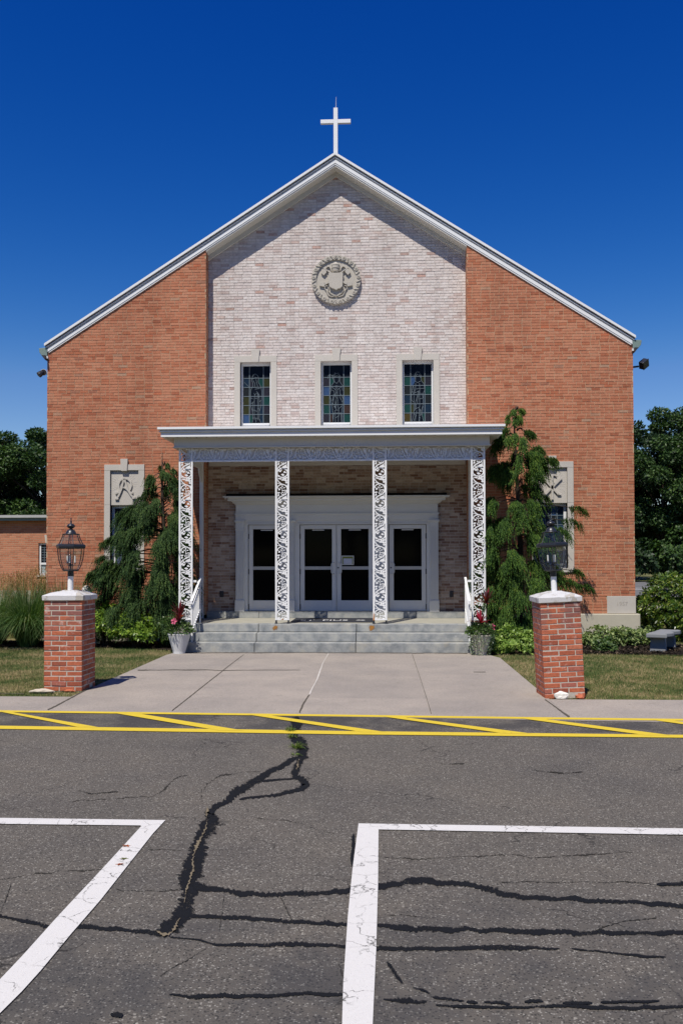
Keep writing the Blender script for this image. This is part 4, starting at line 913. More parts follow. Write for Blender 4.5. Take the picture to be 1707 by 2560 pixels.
MB().box(-11.85,-11.21,30.09,30.10,1.47,1.75).build('lower_pane', simple('pale_blind', (.30,.38,.40), .4, .3), aw)
m = MB()
for i in range(1, 6): xx = -11.85+.64*i/6; m.box(xx-.008, xx+.008, 30.078, 30.0885, 1.82, 2.44)
for j in range(1, 7): zz = 1.82+.62*j/7; m.box(-11.85, -11.21, 30.079, 30.088, zz-.008, zz+.008)
m.build('lead_lines', M['lead'], aw)
MB().box(-11.97,-11.09,29.96,30.1,1.33,1.40).build('sill', M['stone'], aw)
MB().prism([(-11.66,2.502),(-11.40,2.502),(-11.36,2.78),(-11.70,2.78)], 29.97, 30.1).build('keystone', M['stone'], aw)

# ================================================================== PORCH
CC = -1.10
steps = thing('stone_steps', (CC, 17.95, 0), 'three wide grey granite steps with a stone landing at the church door', 'steps')
SX0, SX1 = CC-2.96, CC+2.96; J1, J2 = -2.63, -.56
for i, (y0, y1, z0, z1, ext) in enumerate(((17.95, 18.27, 0, .197, 0), (18.25, 18.57, .203, .372, 0), (18.55, 18.80, .378, .540, 0))):
    m = MB()
    for a, b in ((SX0-ext, J1-.006), (J1+.006, J2-.006), (J2+.006, SX1+ext)): m.box(a, b, y0+random.uniform(-.006,.006), y1, z0, z1)
    m.build('step', M['granite'], steps, bevel=.008)
m = MB(); m.box(SX0, SX1, 18.275, 18.8, 0, .2); m.box(SX0+.01, SX1-.01, 18.58, 18.8, .2, .377); m.box(CC-3.35, CC+3.35, 18.80, 20.56, 0, .536)
m.box(CC-3.35, SX0-.002, 18.58, 18.80, 0, .537); m.box(SX1+.002, CC+3.35, 18.58, 18.80, 0, .537)
m.build('landing', M['slab'], steps, bevel=.006)
m = MB()
for a, b in ((RL+.002, -2.9), (-2.895, 0.75), (.755, RR-.002)): m.box(a, b, 20.50+.0, YR, .537, .692)
m.build('threshold', M['granite'], steps, bevel=.006)
def blot(name, cx, cz, w, h, y, mat, parent, seed, n=24):
    g = np.random.default_rng(seed); V = [(cx, y, cz)]; F = []
    for k in range(n):
        a = 2*math.pi*k/n; r = 1+g.uniform(-.2, .2); V.append((cx+math.cos(a)*w/2*r, y, cz+math.sin(a)*h/2*r))
    for k in range(n): F.append((0, 1+k, 1+(k+1) % n))
    o = np_mesh(name, np.array(V), np.array(F), mat, parent); at = o.data.attributes.new('edge', 'FLOAT', 'POINT'); at.data.foreach_set('value', np.array([0.0]+[1.0]*n, dtype=np.float32))
    if o.data.polygons[0].normal.y > 0: o.data.flip_normals()
    return o
M['rust_film'] = film('rust_film', (.20,.085,.02), (.44,.22,.06), .45, 1.2, .5)
for bx, bs in ((-2.27, 1), (-.225, 2)): blot('rust_stain', bx, .468, .24, .20, 18.541, M['rust_film'], steps, bs)

canopy = thing('porch_canopy', (CC, 18.6, 0), 'flat white porch roof on four lacy white iron columns over the doors', 'canopy')
YF = 18.285; m = MB()
for z0, z1, y, h in ((4.652, 4.70, YF, 3.635), (4.618, 4.652, YF+.06, 3.585), (4.600, 4.618, YF+.03, 3.612), (4.570, 4.600, YF+.075, 3.575), (4.500, 4.570, YF+.065, 3.575)):
    m.box(CC-h, CC+h, y, 20.69, z0, z1)
m.build('roof_slab', M['white'], canopy)
m = MB(); m.box(CC-3.52, CC+3.52, YF+.115, 20.60, 4.494, 4.4995); m.box(CC-3.34, CC+3.34, 18.55, 18.76, 4.31, 4.494); m.box(CC-3.34, CC-3.12, 18.76, YB, 4.31, 4.494); m.box(CC+3.12, CC+3.34, 18.76, YB, 4.31, 4.494)
m.box(CC-3.36, CC+3.36, 18.53, 18.78, 4.288, 4.31); m.box(CC-3.36, CC-3.10, 18.78, YB, 4.288, 4.31); m.box(CC+3.10, CC+3.36, 18.78, YB, 4.288, 4.31)
m.build('beam', M['soffit'], canopy)
for k in range(34): xx = CC-3.45+k*.209; MB().box(xx-.012, xx+.012, YF+.125, YF+.155, 4.491, 4.4938).build('soffit_vent', M['hinge'], canopy)
m = MB(); m.box(CC-3.10, CC+3.10, 18.781, 20.62, 4.27, 4.30); m.box(RL+.03, RR-.03, 20.60, YR, 4.115, 4.20); m.box(RL+.03, RR-.03, 20.56, YR, 4.20, 4.268)
m.build('ceiling', M['soffit'], canopy)
m = MB(); m.box(CC-3.08, CC+3.08, 18.676, 18.73, 4.031, 4.286); m.build('frieze_board', M['frieze_back'], canopy)

# vine scrollwork: one repeat, survey of the column (310 px wide, 920 px per repeat)
def scroll_unit():
    tubes = []; leaves = []
    arc = lambda cx, cy, rx, ry, a0, a1, n=14: [(cx+rx*math.cos(R(a)), cy+ry*math.sin(R(a))) for a in np.linspace(a0, a1, n)]
    tubes.append((arc(312, 480, 145, 150, 190, 375, 16)+[(450,560),(405,625),(330,662),(250,700),(190,770),(165,850)], 27))
    tubes.append((arc(318, 912, 146, 130, 160, 470, 26), 28))
    tubes.append((arc(318, 912, 148, 132, 110, 175, 8), 20))
    tubes.append(([(345,1040),(352,1070),(340,1095)], 26)); tubes.append(([(250,1010),(215,985),(178,985),(165,1010),(185,1035),(212,1020)], 18))
    tubes.append(([(175,1090),(205,1160),(250,1205),(310,1250)], 24)); tubes.append(([(160,1230),(190,1215),(250,1225)], 16))
    tubes.append((arc(325, 598, 36, 33, 0, 330, 12), 18)); tubes.append((arc(415, 565, 32, 30, 0, 330, 12), 16))
    tubes.append(([(310,530),(340,515),(400,500),(445,515)], 20)); tubes.append(([(440,545),(415,620),(395,635)], 14))
    tubes.append(([(410,635),(435,640),(432,700),(455,770)], 14)); tubes.append(([(285,680),(250,725),(235,755),(250,775),(270,755)], 16))
    tubes.append(([(175,730),(165,690),(200,650)], 14)); tubes.append(([(300,775),(380,770),(440,800),(462,830)], 12))
    tubes.append(([(175,430),(240,470)], 14)); tubes.append(([(420,1260),(450,1290),(455,1330)], 16))
    tubes.append(([(310,530),(312,470),(314,420)], 12))
    def B(cx, cy, rx, ry, rot=0, n=12):
        o = []
        for k, t in enumerate(np.linspace(0, 2*math.pi, n, endpoint=False)):
            f = (1.02, .74, .86, .92, .66, .88)[k % 6]; a, b = rx*f*math.cos(t), ry*f*math.sin(t)
            o.append((cx+a*math.cos(R(rot))-b*math.sin(R(rot)), cy+a*math.sin(R(rot))+b*math.cos(R(rot))))
        return o
    for a in ((316,385,22,28,0),(275,430,30,18,25),(368,432,34,17,-15),(234,482,38,28,-35),(212,580,48,26,-10),(212,645,24,42,10),(248,862,42,30,25),(288,838,30,18,-40),(332,968,54,36,15),(380,888,28,42,35),(412,905,28,18,0),
              (255,1085,78,24,8),(345,1120,60,26,-10),(420,1135,48,36,0),(432,1195,34,40,20),(415,1085,26,24,0)): leaves.append(B(*a))
    leaves.append([(352,1085),(400,1045),(455,1030),(462,1065),(430,1085),(390,1100)]); leaves.append([(292,765),(340,715),(425,672),(448,765),(400,778),(340,770)])
    return tubes, leaves
TUB, LEA = scroll_unit()
def scroll(mb, x0, x1, z0, z1, y0, y1, period=.665, horiz=False, phase=0.0):
    """repeat the vine along the panel, clipped roughly to it"""
    w = (x1-x0) if not horiz else (z1-z0); s = w/300; ps = period/920
    L = (z1-z0) if not horiz else (x1-x0); n = int(L/period)+2
    def mp_(p, k):
        a = (p[0]-315)*s+w/2; b = (p[1]-1060)*ps+k*period+phase
        return (x0+a, z0+ (L-b)*1.0) if not horiz else (x0+b, z0+a)
    inside = lambda q: x0-.008 <= q[0] <= x1+.008 and z0-.004 <= q[1] <= z1+.004
    for k in range(-1, n+1):
        for ti, (pts, wd) in enumerate(TUB):
            run = []; ya, yb = y0+ti*.0003, y1+ti*.0003
            for p in pts:
                q = mp_(p, k)
                if inside(q): run.append(q)
                else:
                    if len(run) > 1: mb.ribbon(run, wd*s*1.0, ya, yb)
                    run = []
            if len(run) > 1: mb.ribbon(run, wd*s*1.0, ya, yb)
        for li, lf in enumerate(LEA):
            q = [mp_(p, k) for p in lf]
            c = (sum(a[0] for a in q)/len(q), sum(a[1] for a in q)/len(q))
            if inside(c) and min(a[1] for a in q) > z0-.03 and max(a[1] for a in q) < z1+.03: mb.prism(q, y0-.006-li*.0004, y1-.004-li*.0004)
ZB, ZT = .615, 4.287; YC0, YC1 = 18.63, 18.672
def column(x, proto=None):
    m = MB(); hw = .15
    m.box(x-hw, x-hw+.038, YC0, YC1, ZB, ZT); m.box(x+hw-.038, x+hw, YC0, YC1, ZB, ZT); m.box(x-hw+.038, x+hw-.038, YC0+.004, YC1-.004, ZB, ZB+.035); m.box(x-hw+.038, x+hw-.038, YC0+.004, YC1-.004, 3.995, 4.022)
    col = m.build('column', M['white_iron'], canopy, bevel=.003)
    s = MB(); scroll(s, x-hw+.036, x+hw-.036, ZB+.03, ZT, YC0+.012, YC1-.014, phase=-.02); s.build('scrollwork', M['white_iron'], col)
    for fx in (x-hw+.02, x+hw-.02): MB().lathe(fx, 18.651, [(.034,.540),(.034,.556),(.020,.566),(.018,.600),(.024,.614)], 10).build('foot', M['black'], col)
    return col
colX = [CC-3.105, CC-1.035, CC+1.035, CC+3.105]
cols = [column(x) for x in colX]
blot('rust_stain', colX[1]+.01, .633, .10, .05, YC0+.003, M['rust_film'], cols[1], 5)
m = MB(); m.prism([(colX[2]-.148, .615), (colX[2]-.118, .615), (colX[2]-.122, .74), (colX[2]-.134, .79), (colX[2]-.142, .70)], YC0-.004, YC0-.0005); m.build('rust_stain', M['rust'], cols[2])
for a, b in zip(colX[:-1], colX[1:]):
    m = MB(); x0, x1 = a+.151, b-.151
    m.box(x0, x1, YC0+.004, YC1, 3.996, 4.030)
    f = m.build('frieze', M['white_iron'], canopy)
    s = MB(); scroll(s, x0+.01, x1-.01, 4.032, 4.284, YC0+.014, YC1-.012, period=.60, horiz=True); s.build('scrollwork', M['white_iron'], f)
for sg in (-1, 1):
    x = CC+sg*3.105; m = MB(); m.box(x-.042, x+.042, 20.24, 20.335, .54, 4.287)
    m.build('rear_post', M['white_iron'], canopy, bevel=.003)
    m = MB(); m.box(x-.02, x+.02, YC1, 20.24, 3.996, 4.03); m.box(x-.012, x+.012, 18.76, 20.24, 4.031, 4.286); m.prism([(18.70, 3.995), (18.70, 3.72), (18.73, 3.70), (18.98, 3.94), (18.98, 3.995)], x-.014, x+.014, ax='x'); m.prism([(20.238, 3.995), (20.238, 3.72), (20.20, 3.70), (19.95, 3.94), (19.95, 3.995)], x-.014, x+.014, ax='x')
    m.build('side_frieze', M['white_iron'], canopy)

# railings beside the steps
def railing(sg, label):
    x = CC+sg*2.86; o = thing('hand_railing', (x, 18.3, 0), label, 'railing', 'white railings beside the steps')
    rail = lambda mb, ya, za, yb, zb, w, h: mb.add([(x-w, ya, za-h), (x+w, ya, za-h), (x+w, ya, za), (x-w, ya, za), (x-w, yb, zb-h), (x+w, yb, zb-h), (x+w, yb, zb), (x-w, yb, zb)], [(0,3,2,1),(4,5,6,7),(0,1,5,4),(1,2,6,5),(2,3,7,6),(3,0,4,7)])
    m = MB(); rail(m, 18.12, 1.06, 18.98, 1.52, .024, .032); m.box(x-.024, x+.024, 18.06, 18.12, .98, 1.055); m.build('handrail', M['white_iron'], o, bevel=.004)
    for za, zb in ((.90, 1.36), (.42, .86)): m = MB(); rail(m, 18.14, za, 18.98, zb, .014, .028); m.build('rail', M['white_iron'], o)
    for k in range(9):
        t = (k+.5)/9; y = 18.16+.80*t; MB().box(x-.007, x+.007, y-.007, y+.007, .42+.44*t-.02, .90+.46*t).build('baluster', M['white_iron'], o)
    for y, z0, z1 in ((18.14, .19, 1.07), (18.96, .53, 1.53)): MB().box(x-.016, x+.016, y-.016, y+.016, z0, z1-.03).build('post', M['white_iron'], o)
    xc = CC+sg*3.25; MB().box(min(x+.02*sg, xc), max(x+.02*sg, xc), 18.675, 18.70, 1.42, 1.465).build('tie_bar', M['white_iron'], o)
railing(-1, 'white iron stair railing at the left end of the granite steps'); railing(1, 'white iron stair railing at the right end of the granite steps')

mt = thing('door_mat', (CC, 19.8, .536), 'charcoal rubber mat lettered in white before the double doors', 'mat')
MB().box(-2.02, -.20, 19.05, 20.42, .537, .548).build('mat_body', M['mat'], mt, bevel=.003)
text_mesh('lettering', 'ST  PIUS  X', .42, M['mat_letter'], mt, (-1.12, 19.62, .5495), rot=(0, 0, 0), extrude=.0008, width=1.44)

# ================================================================== BRICK PILLARS
def brick_pillar(loc, w, lean, label, seed):
    g = random.Random(seed); o = thing('brick_pillar', loc, label, 'pillar', 'brick pillars flanking the walk')
    h = w/2; n = 18; ch = .0728; mt_ = .0135; H = n*ch
    m = MB(); m.box(-h+.004, h-.004, -h+.004, h-.004, 0, H); core = m.build('mortar_core', M['mortar'], o, local=True)
    b = MB()
    for r in range(n):
        z0 = r*ch+mt_*.5; z1 = (r+1)*ch-mt_*.5; odd = r % 2
        for side in range(4):
            L = [0, .405, .815, 1.0] if (odd+side) % 2 == 0 else [0, .19, .60, 1.0]
            for i in range(len(L)-1):
                a0 = -h+w*L[i]+(mt_*.5 if i > 0 else 0.0); a1 = -h+w*L[i+1]-(mt_*.5 if i < len(L)-2 else 0.0)
                if i == 0 and side % 2: a0 += .10
                if i == len(L)-2 and side % 2: a1 -= .10
                if a1-a0 < .03: continue
                out = g.uniform(-.003, .004); zj = g.uniform(-.0015, .0015); tl = g.uniform(-.003, .003)
                if r < 2 and g.random() < .3: out += g.uniform(.004, .012); tl += g.uniform(-.008, .008)
                if r == 0 and g.random() < .22: continue
                d0, d1 = h+out, h-.10
                def P(a, d, z):
                    return [(a, -d, z), (d, a, z), (-a, d, z), (-d, -a, z)][side]
                zz = lambda a, z: z+zj+tl*(a/h)
                e = .004
                vs = [P(a0, d1, zz(a0, z0)), P(a1, d1, zz(a1, z0)), P(a1, d1, zz(a1, z1)), P(a0, d1, zz(a0, z1)),
                      P(a0, d0-e, zz(a0, z0)), P(a1, d0-e, zz(a1, z0)), P(a1, d0-e, zz(a1, z1)), P(a0, d0-e, zz(a0, z1)),
                      P(a0+e, d0, zz(a0, z0+e)), P(a1-e, d0, zz(a1, z0+e)), P(a1-e, d0, zz(a1, z1-e)), P(a0+e, d0, zz(a0, z1-e))]
                b.add(vs, [(8,9,10,11),(4,5,9,8),(5,6,10,9),(6,7,11,10),(7,4,8,11),(0,1,5,4),(2,3,7,6),(1,2,6,5),(3,0,4,7),(0,3,2,1)])
    b.build('brick_shaft', M['pillar_brick'], o, local=True)
    c = MB(); k = h+.022
    prof = [(k-.012, H), (k, H+.006), (k+.003, H+.070), (k-.015, H+.079), (k*.72, H+.110), (k*.40, H+.130), (.09, H+.140), (.085, H+.143)]
    vs = []; N = 9
    for r_, z in prof:
        for sd in range(4):
            for t in range(N):
                a = -1+2*t/N; p = [(a, -1), (1, a), (-a, 1), (-1, -a)][sd]; j = 1 if z < H+.09 else 1+g.uniform(-.012, .012)
                vs.append((p[0]*r_*j, p[1]*r_*j, z+(g.uniform(-.004, .004) if z > H+.02 else 0)))
    q = 4*N; fs = [tuple(range(q-1, -1, -1)), tuple(range((len(prof)-1)*q, len(prof)*q))]
    for i in range(len(prof)-1):
        for t in range(q): fs.append((i*q+t, i*q+(t+1) % q, (i+1)*q+(t+1) % q, (i+1)*q+t))
    c.add(vs, fs); c.build('cap', M['cap_paint'], o, local=True)
    o.rotation_euler = lean
    return o, H+.139
HEXR = math.pi/2
def lantern(loc, lean, label, yaw=0.0):
    o = thing('post_lantern', loc, label, 'lantern', 'post lanterns on the brick pillars')
    S = lambda mb, n, mat, par=o, **k: mb.build(n, mat, par, local=True, **k)
    S(MB().lathe(0, 0, [(.055,-.02),(.055,.004),(.039,.006),(.039,.20)], 18), 'post', M['white_iron'], smooth=False)
    S(MB().lathe(0, 0, [(.043,.197),(.043,.262),(.10,.268),(.112,.274),(.112,.282)], 18), 'collar', M['black'])
    n = 6
    low = [(.118,.282),(.150,.34),(.178,.43),(.192,.52),(.194,.575)]; up = [(.178,.628),(.155,.67),(.130,.72),(.115,.768)]
    rib = MB()
    for k in range(n):
        a = yaw+2*math.pi*(k+.5)/n
        for pr in (low, up): rib.tube([(r*math.cos(a), r*math.sin(a), z) for r, z in pr], .0062, 6)
    for pr, i in ((low, 0), (up, -1)): rib.tube([(pr[i][0]*math.cos(yaw+2*math.pi*(k+.5)/n), pr[i][0]*math.sin(yaw+2*math.pi*(k+.5)/n), pr[i][1]) for k in range(n+1)], .0065, 6)
    S(rib, 'cage', M['black'])
    S(MB().lathe(0, 0, [(.195,.572),(.212,.580),(.216,.600),(.212,.622),(.185,.632),(.175,.630),(.178,.60),(.19,.578)], n, rot=yaw+math.pi/n, cap=False), 'ring', M['black'])
    for pr, nm in ((low, 'lower_glass'), (up, 'upper_glass')):
        S(MB().lathe(0, 0, [(r-.004, z) for r, z in pr], n, rot=yaw+math.pi/n, cap=False), nm, M['lglass'])
    S(MB().lathe(0, 0, [(.120,.764),(.122,.772),(.072,.778),(.066,.80),(.050,.822),(.022,.834),(.018,.842),(.040,.852),(.058,.872),(.058,.884),(.040,.902),(.016,.912),(.010,.925),(.014,.935),(.008,.945),(.006,.965),(.009,.972),(.002,1.0)], 20), 'roof_finial', M['black'], smooth=True)
    hub = S(MB().lathe(0, 0, [(.012,.285),(.012,.33),(.026,.338),(.024,.355),(.008,.365),(.004,.56),(.004,.77)], 10), 'candle_hub', M['hinge'])
    for k in range(3):
        a = -math.pi/2+k*2*math.pi/3+.12; ex, ey = .062*math.cos(a), .062*math.sin(a)
        cb = S(MB().tube([(0,0,.345),(ex*.6,ey*.6,.335),(ex,ey,.345),(ex,ey,.372)], .004, 6).lathe(ex, ey, [(.014,.37),(.016,.38)], 10), 'candle_arm', M['hinge'])
        S(MB().lathe(ex, ey, [(.011,.38),(.011,.475)], 10), 'candle', M['white_iron'], cb)
        S(MB().lathe(ex, ey, [(.008,.475),(.013,.495),(.012,.515),(.004,.54),(.001,.55)], 10), 'bulb', M['lglass'], cb, smooth=True)
    o.rotation_euler = lean; o.scale = (1.03, 1.03, 1.09)
    return o
PL, hL = brick_pillar((-4.612, 12.83, 0), .560, (R(-.2), R(-.2), R(-1.0)), 'upright red brick pillar with a white cap at the left edge of the walk', 11)
PR, hR = brick_pillar((2.456, 12.42, 0), .545, (R(.3), R(-2.7), R(2.5)), 'leaning red brick pillar with a flaking white cap at the right edge of the walk', 23)
lantern((-4.612+.0, 12.83, hL-.005), (0, R(.2), 0), 'black lantern with three candle bulbs on the upright left brick pillar', R(30))
lantern((2.456-.073, 12.42, hR-.01), (0, R(-2.6), 0), 'tilted black lantern on the leaning right brick pillar, in front of the cypress', R(4))
def stone(name, c, r, label, mat, cat, group=None, seed=0, flat=.5, n=14, m=9):
    g = random.Random(seed); b = MB(); b.ball((0, 0, 0), 1, 1, 1, n, m); v = []
    ph = [g.uniform(0, 6) for _ in range(6)]
    for x, y, z in b.v:
        k = 1+.16*math.sin(3*x+ph[0])*math.cos(2.5*y+ph[1])+.12*math.sin(4*z+3*y+ph[2])+.05*math.sin(8*x+5*z+ph[3])
        z2 = max(z, -.55); v.append((c[0]+x*k*r[0], c[1]+y*k*r[1], c[2]+z2*k*r[2]))
    b.v = v; o = b.build(name, mat); return tag(o, label, cat, group)
stone('stone_fragment', (-4.86, 12.40, .022), (.155, .075, .040), 'flat chunk of broken white stone at the foot of the left brick pillar', M['rock'], 'stone', seed=3)
stone('stone_fragment', (2.40, 12.085, .045), (.105, .06, .062), 'broken white stone block wedged under the right brick pillar', M['statue'], 'stone', seed=8)
stone('brick_fragment', (2.66, 12.12, .025), (.06, .05, .035), 'crumbled piece of red brick under the right corner of the leaning pillar', M['pillar_brick'], 'brick', seed=5)
stone('brick_fragment', (-4.50, 12.50, .016), (.08, .04, .024), 'crumbled piece of red brick at the foot of the left pillar', M['pillar_brick'], 'brick', seed=6)

# ================================================================== FLOODLIGHTS
fl = thing('twin_spotlight', (WL-.10, YB+.2, 6.28), 'pair of round spotlights on the upper left corner of the brick wall', 'floodlight')
m = MB(); m.box(WL-.03, WL+.0, YB+.12, YB+.28, 6.20, 6.40); m.tube([(WL-.02, YB+.2, 6.32), (WL-.08, YB+.18, 6.33)], .018, 8); m.tube([(WL-.02, YB+.2, 6.22), (WL-.06, YB+.2, 6.14)], .02, 8); m.build('bracket', M['black'], fl)
def spot(c, d, r, mat):
    d = Vector(d).normalized(); c = Vector(c); p = [c-d*.12, c-d*.10, c-d*.02, c+d*.02]
    s = MB().tube(p, [r*.45, r*.75, r, r*1.02], 14).build('lamp_head', mat, fl, smooth=False)
    MB().tube([c+d*.021, c+d*.024], [r*.9, r*.9], 14).build('lens', M['hinge'], s)
spot((WL-.13, YB+.10, 6.36), (.25, -1, -.15), .075, M['white_iron']); spot((WL-.20, YB+.02, 6.29), (-.7, -.5, -.75), .07, M['black'])
fr_ = thing('square_floodlight', (WR+.2, YB+.2, 6.33), 'black square floodlight on an arm at the upper right wall corner', 'floodlight')
m = MB(); m.tube([(WR+.0, YB+.15, 6.32), (WR+.17, YB+.15, 6.34)], .022, 8); m.box(WR, WR+.02, YB+.08, YB+.22, 6.26, 6.39); m.build('arm', M['black'], fr_)
m = MB(); m.box(-.115, .115, -.075, .06, -.105, .105); m.box(-.125, .125, -.095, -.075, -.115, .115); hb = m.build('lamp_housing', M['black'], fr_, local=True, bevel=.01)
hb.scale = (.86, .86, .86); hb.location = (.09, 0, .08); hb.rotation_euler = (R(25), R(-35), R(30))

# ================================================================== BENCH, ROCKS, STATUE
bn = thing('stone_bench', (5.78, 18.55, 0), 'small grey granite bench with two slab legs in the dark mulch', 'bench')
m = MB(); L_, w_ = .66, .19; g = random.Random(4); top = []; ns = 14
for i in range(ns): top.append((-w_+g.uniform(-.012,.012), -L_+2*L_*i/(ns-1)))
for i in range(ns): top.append((w_+.05*math.sin(i)+g.uniform(-.015,.015), L_-2*L_*i/(ns-1)))
m.prism(top, .31, .395, ax='z'); m.build('seat', M['bench'], bn, local=True, bevel=.018)
for y in (-.46, .46): MB().prism([(-.16, -.02), (.16, -.02), (.14, .31), (-.14, .31)], y-.055, y+.055).build('leg', M['bench'], bn, local=True, bevel=.012)
bn.rotation_euler = (0, 0, R(-29))
for i, (px, py, r, lab) in enumerate(((1462, 1611, (.20,.14,.17), 'rounded pale field stone beside the right brick pillar in the mulch'), (1507, 1618, (.23,.14,.085), 'low flat pale field stone in front of the tilted slab in the mulch'), (1530, 1607, (.22,.13,.10), 'tilted pale slab stone nearest the granite bench'), (1488, 1614, (.14,.12,.10), 'small pale field stone between the rounded and the flat stone'))):
    x, y = G(px, py); stone('field_stone', (x, y, r[2]*.45), r, lab, M['rock'], 'rock', 'pale stones edging the bed', seed=30+i)
for i, (px, py, lab) in enumerate(((422, 1608, 'pale stone block behind the left front planter'), )):
    x, y = G(px, py); stone('field_stone', (x, y, .08), (.12, .10, .13), lab, M['rock'], 'rock', seed=50+i)

st = thing('garden_statue', (-6.55, 19.25, 0), 'white garden statue of a veiled woman behind the left brick pillar', 'statue')
m = MB(); m.box(-.23, .23, -.2, .2, 0, .10); m.box(-.19, .19, -.17, .17, .10, .17); m.build('plinth', M['statue'], st, local=True, bevel=.01)
def loft(mb, rings, n=20, wave=None):
    vs = []; fs = []
    for i, (cx, cy, z, rx, ry) in enumerate(rings):
        for k in range(n):
            a = 2*math.pi*k/n; w = 1+(wave(i, a) if wave else 0); vs.append((cx+rx*w*math.cos(a), cy+ry*w*math.sin(a), z))
    for i in range(len(rings)-1):
        for k in range(n): fs.append((i*n+k, i*n+(k+1) % n, (i+1)*n+(k+1) % n, (i+1)*n+k))
    fs += [tuple(range(n-1, -1, -1)), tuple(range((len(rings)-1)*n, len(rings)*n))]
    mb.add(vs, fs)
m = MB()
loft(m, [(0,0,.17,.165,.135),(0,0,.30,.155,.125),(0,0,.55,.135,.11),(0,0,.74,.115,.10),(0,0,.86,.115,.10),(0,0,.98,.135,.095),(0,0,1.055,.145,.085),(0,0,1.10,.10,.07),(0,-.005,1.13,.045,.045),(0,-.012,1.165,.042,.042)], 28, lambda i, a: .06*math.sin(9*a+i*.4)*(1 if i < 7 else 0))
# arms held low and open
for s in (-1, 1):
    m.tube([(s*.125,-.0,1.05),(s*.165,-.02,.93),(s*.175,-.06,.83),(s*.20,-.14,.765),(s*.215,-.17,.75)], [.042,.045,.055,.05,.022], 10)
    m.tube([(s*.215,-.17,.75),(s*.232,-.20,.735)], [.02,.018], 8)
    for f in range(4): m.tube([(s*(.222+.008*f),-.195,.735),(s*(.236+.012*f),-.225-.004*f,.722),(s*(.243+.013*f),-.245+.003*f,.705)], [.0055,.005,.004], 6)
    m.tube([(s*.215,-.185,.742),(s*.205,-.215,.738),(s*.203,-.232,.73)], [.006,.0055,.004], 6)
m.build('figure', M['statue'], st, local=True, smooth=True)
hd = MB(); loft(hd, [(0,-.035,1.150,.030,.030),(0,-.045,1.170,.044,.050),(0,-.045,1.20,.056,.064),(0,-.042,1.235,.062,.072),(0,-.038,1.27,.060,.072),(0,-.03,1.30,.045,.056),(0,-.03,1.315,.02,.03)], 18)
hd.prism([(-.112,1.235),(-.128,1.212),(-.112,1.206)], -.008, .008, ax='x'); hd.ball((0,-.106,1.190), .016, .008, .005, 8, 5)
for s in (-1, 1): hd.ball((s*.024,-.101,1.238), .011, .008, .006, 8, 5)
head = hd.build('head', M['statue'], st, local=True, smooth=True)
ey = MB()
for s in (-1, 1): ey.box(s*.024-.012, s*.024+.012, -.112, -.104, 1.240, 1.246)
ey.build('eye_shadow_line', M['engrave'], head, local=True)
v = MB(); loft(v, [(0,.03,.80,.15,.085),(0,.03,.95,.15,.09),(0,.025,1.08,.13,.085),(0,.02,1.16,.088,.085),(0,.012,1.23,.082,.085),(0,.002,1.28,.076,.084),(0,-.008,1.315,.055,.065),(0,-.01,1.335,.02,.03)], 24, lambda i, a: .05*math.sin(11*a)*(1 if i < 4 else .15))
v.build('veil', M['statue'], st, local=True, smooth=True)
st.rotation_euler = (0, 0, R(-38))

# ================================================================== FOLIAGE BUILDERS
def nrm(a): return a/(np.linalg.norm(a, axis=-1, keepdims=True)+1e-9)
def leaf_cards(P, D, L, Wd, g, tilt=None, mid=.45):
    """one diamond leaf per point: P base, D direction, L length, Wd width"""
    n = len(P); D = nrm(D); r = nrm(g.normal(0, 1, (n, 3)) if tilt is None else tilt); S = nrm(np.cross(D, r)); L = np.broadcast_to(L, n)[:, None]; Wd = np.broadcast_to(Wd, n)[:, None]
    N = np.cross(S, D); V = np.zeros((n, 4, 3))
    V[:,0] = P; V[:,1] = P+D*L*mid+S*Wd/2+N*Wd*.12; V[:,2] = P+D*L; V[:,3] = P+D*L*mid-S*Wd/2+N*Wd*.12
    return V.reshape(-1, 3), np.arange(4*n).reshape(n, 4)
def merge(parts):
    V = []; F = []; b = 0
    for v, f in parts: V.append(v); F.append(f+b); b += len(v)
    return np.concatenate(V), np.concatenate(F)

# ---- weeping cypress
def plume(g, o, out, size, drop, dens=1.0):
    o = np.array(o, float); out = np.array([out[0], out[1], 0.0]); out = out/(np.linalg.norm(out)+1e-9); lat = np.array([-out[1], out[0], 0])
    ns = int(78*dens); t = g.beta(1.2, 1.0, ns)
    lift = .16*size*np.sin(t*np.pi*.9)-.28*size*t**2
    base = o+out*(t*size)[:, None]+np.array([0,0,1.0])*lift[:, None]+lat*(g.normal(0, .12, ns)*size*(.35+.9*t))[:, None]
    base += g.normal(0, .02, (ns, 3)); ln = drop*g.uniform(.25, 1.25, ns)*(1-.30*t)
    P = []; D = []; L = []; Wd = []
    fan = out*.25+lat*0
    for i in range(ns):
        m = max(6, int(ln[i]/.024)); s = np.linspace(0, 1, m)
        dv = np.array([0, 0, -1.0])+out*g.uniform(.10, .65)+lat*g.normal(0, .22); dv = dv/np.linalg.norm(dv)
        q = base[i]+dv*(s*ln[i])[:, None]+np.array([0,0,-.06])*((s**2)*ln[i])[:, None]+lat*(np.sin(s*5+g.uniform(0, 6))*.008)[:, None]
        sd = np.where(np.arange(m) % 2 == 0, 1, -1)[:, None]
        side = nrm(np.cross(dv, g.normal(0, 1, 3))[None])
        P.append(q); D.append(dv+side*sd*g.uniform(.12, .40)+g.normal(0, .12, (m, 3))); L.append(g.uniform(.050, .095, m)*(1-.35*s)); Wd.append(g.uniform(.011, .019, m))
    P = np.concatenate(P); D = np.concatenate(D); L = np.concatenate(L); Wd = np.concatenate(Wd)
    return leaf_cards(P, D, L, Wd, g, tilt=out*1.0+np.array([0, -.3, .35])+g.normal(0, .6, P.shape))
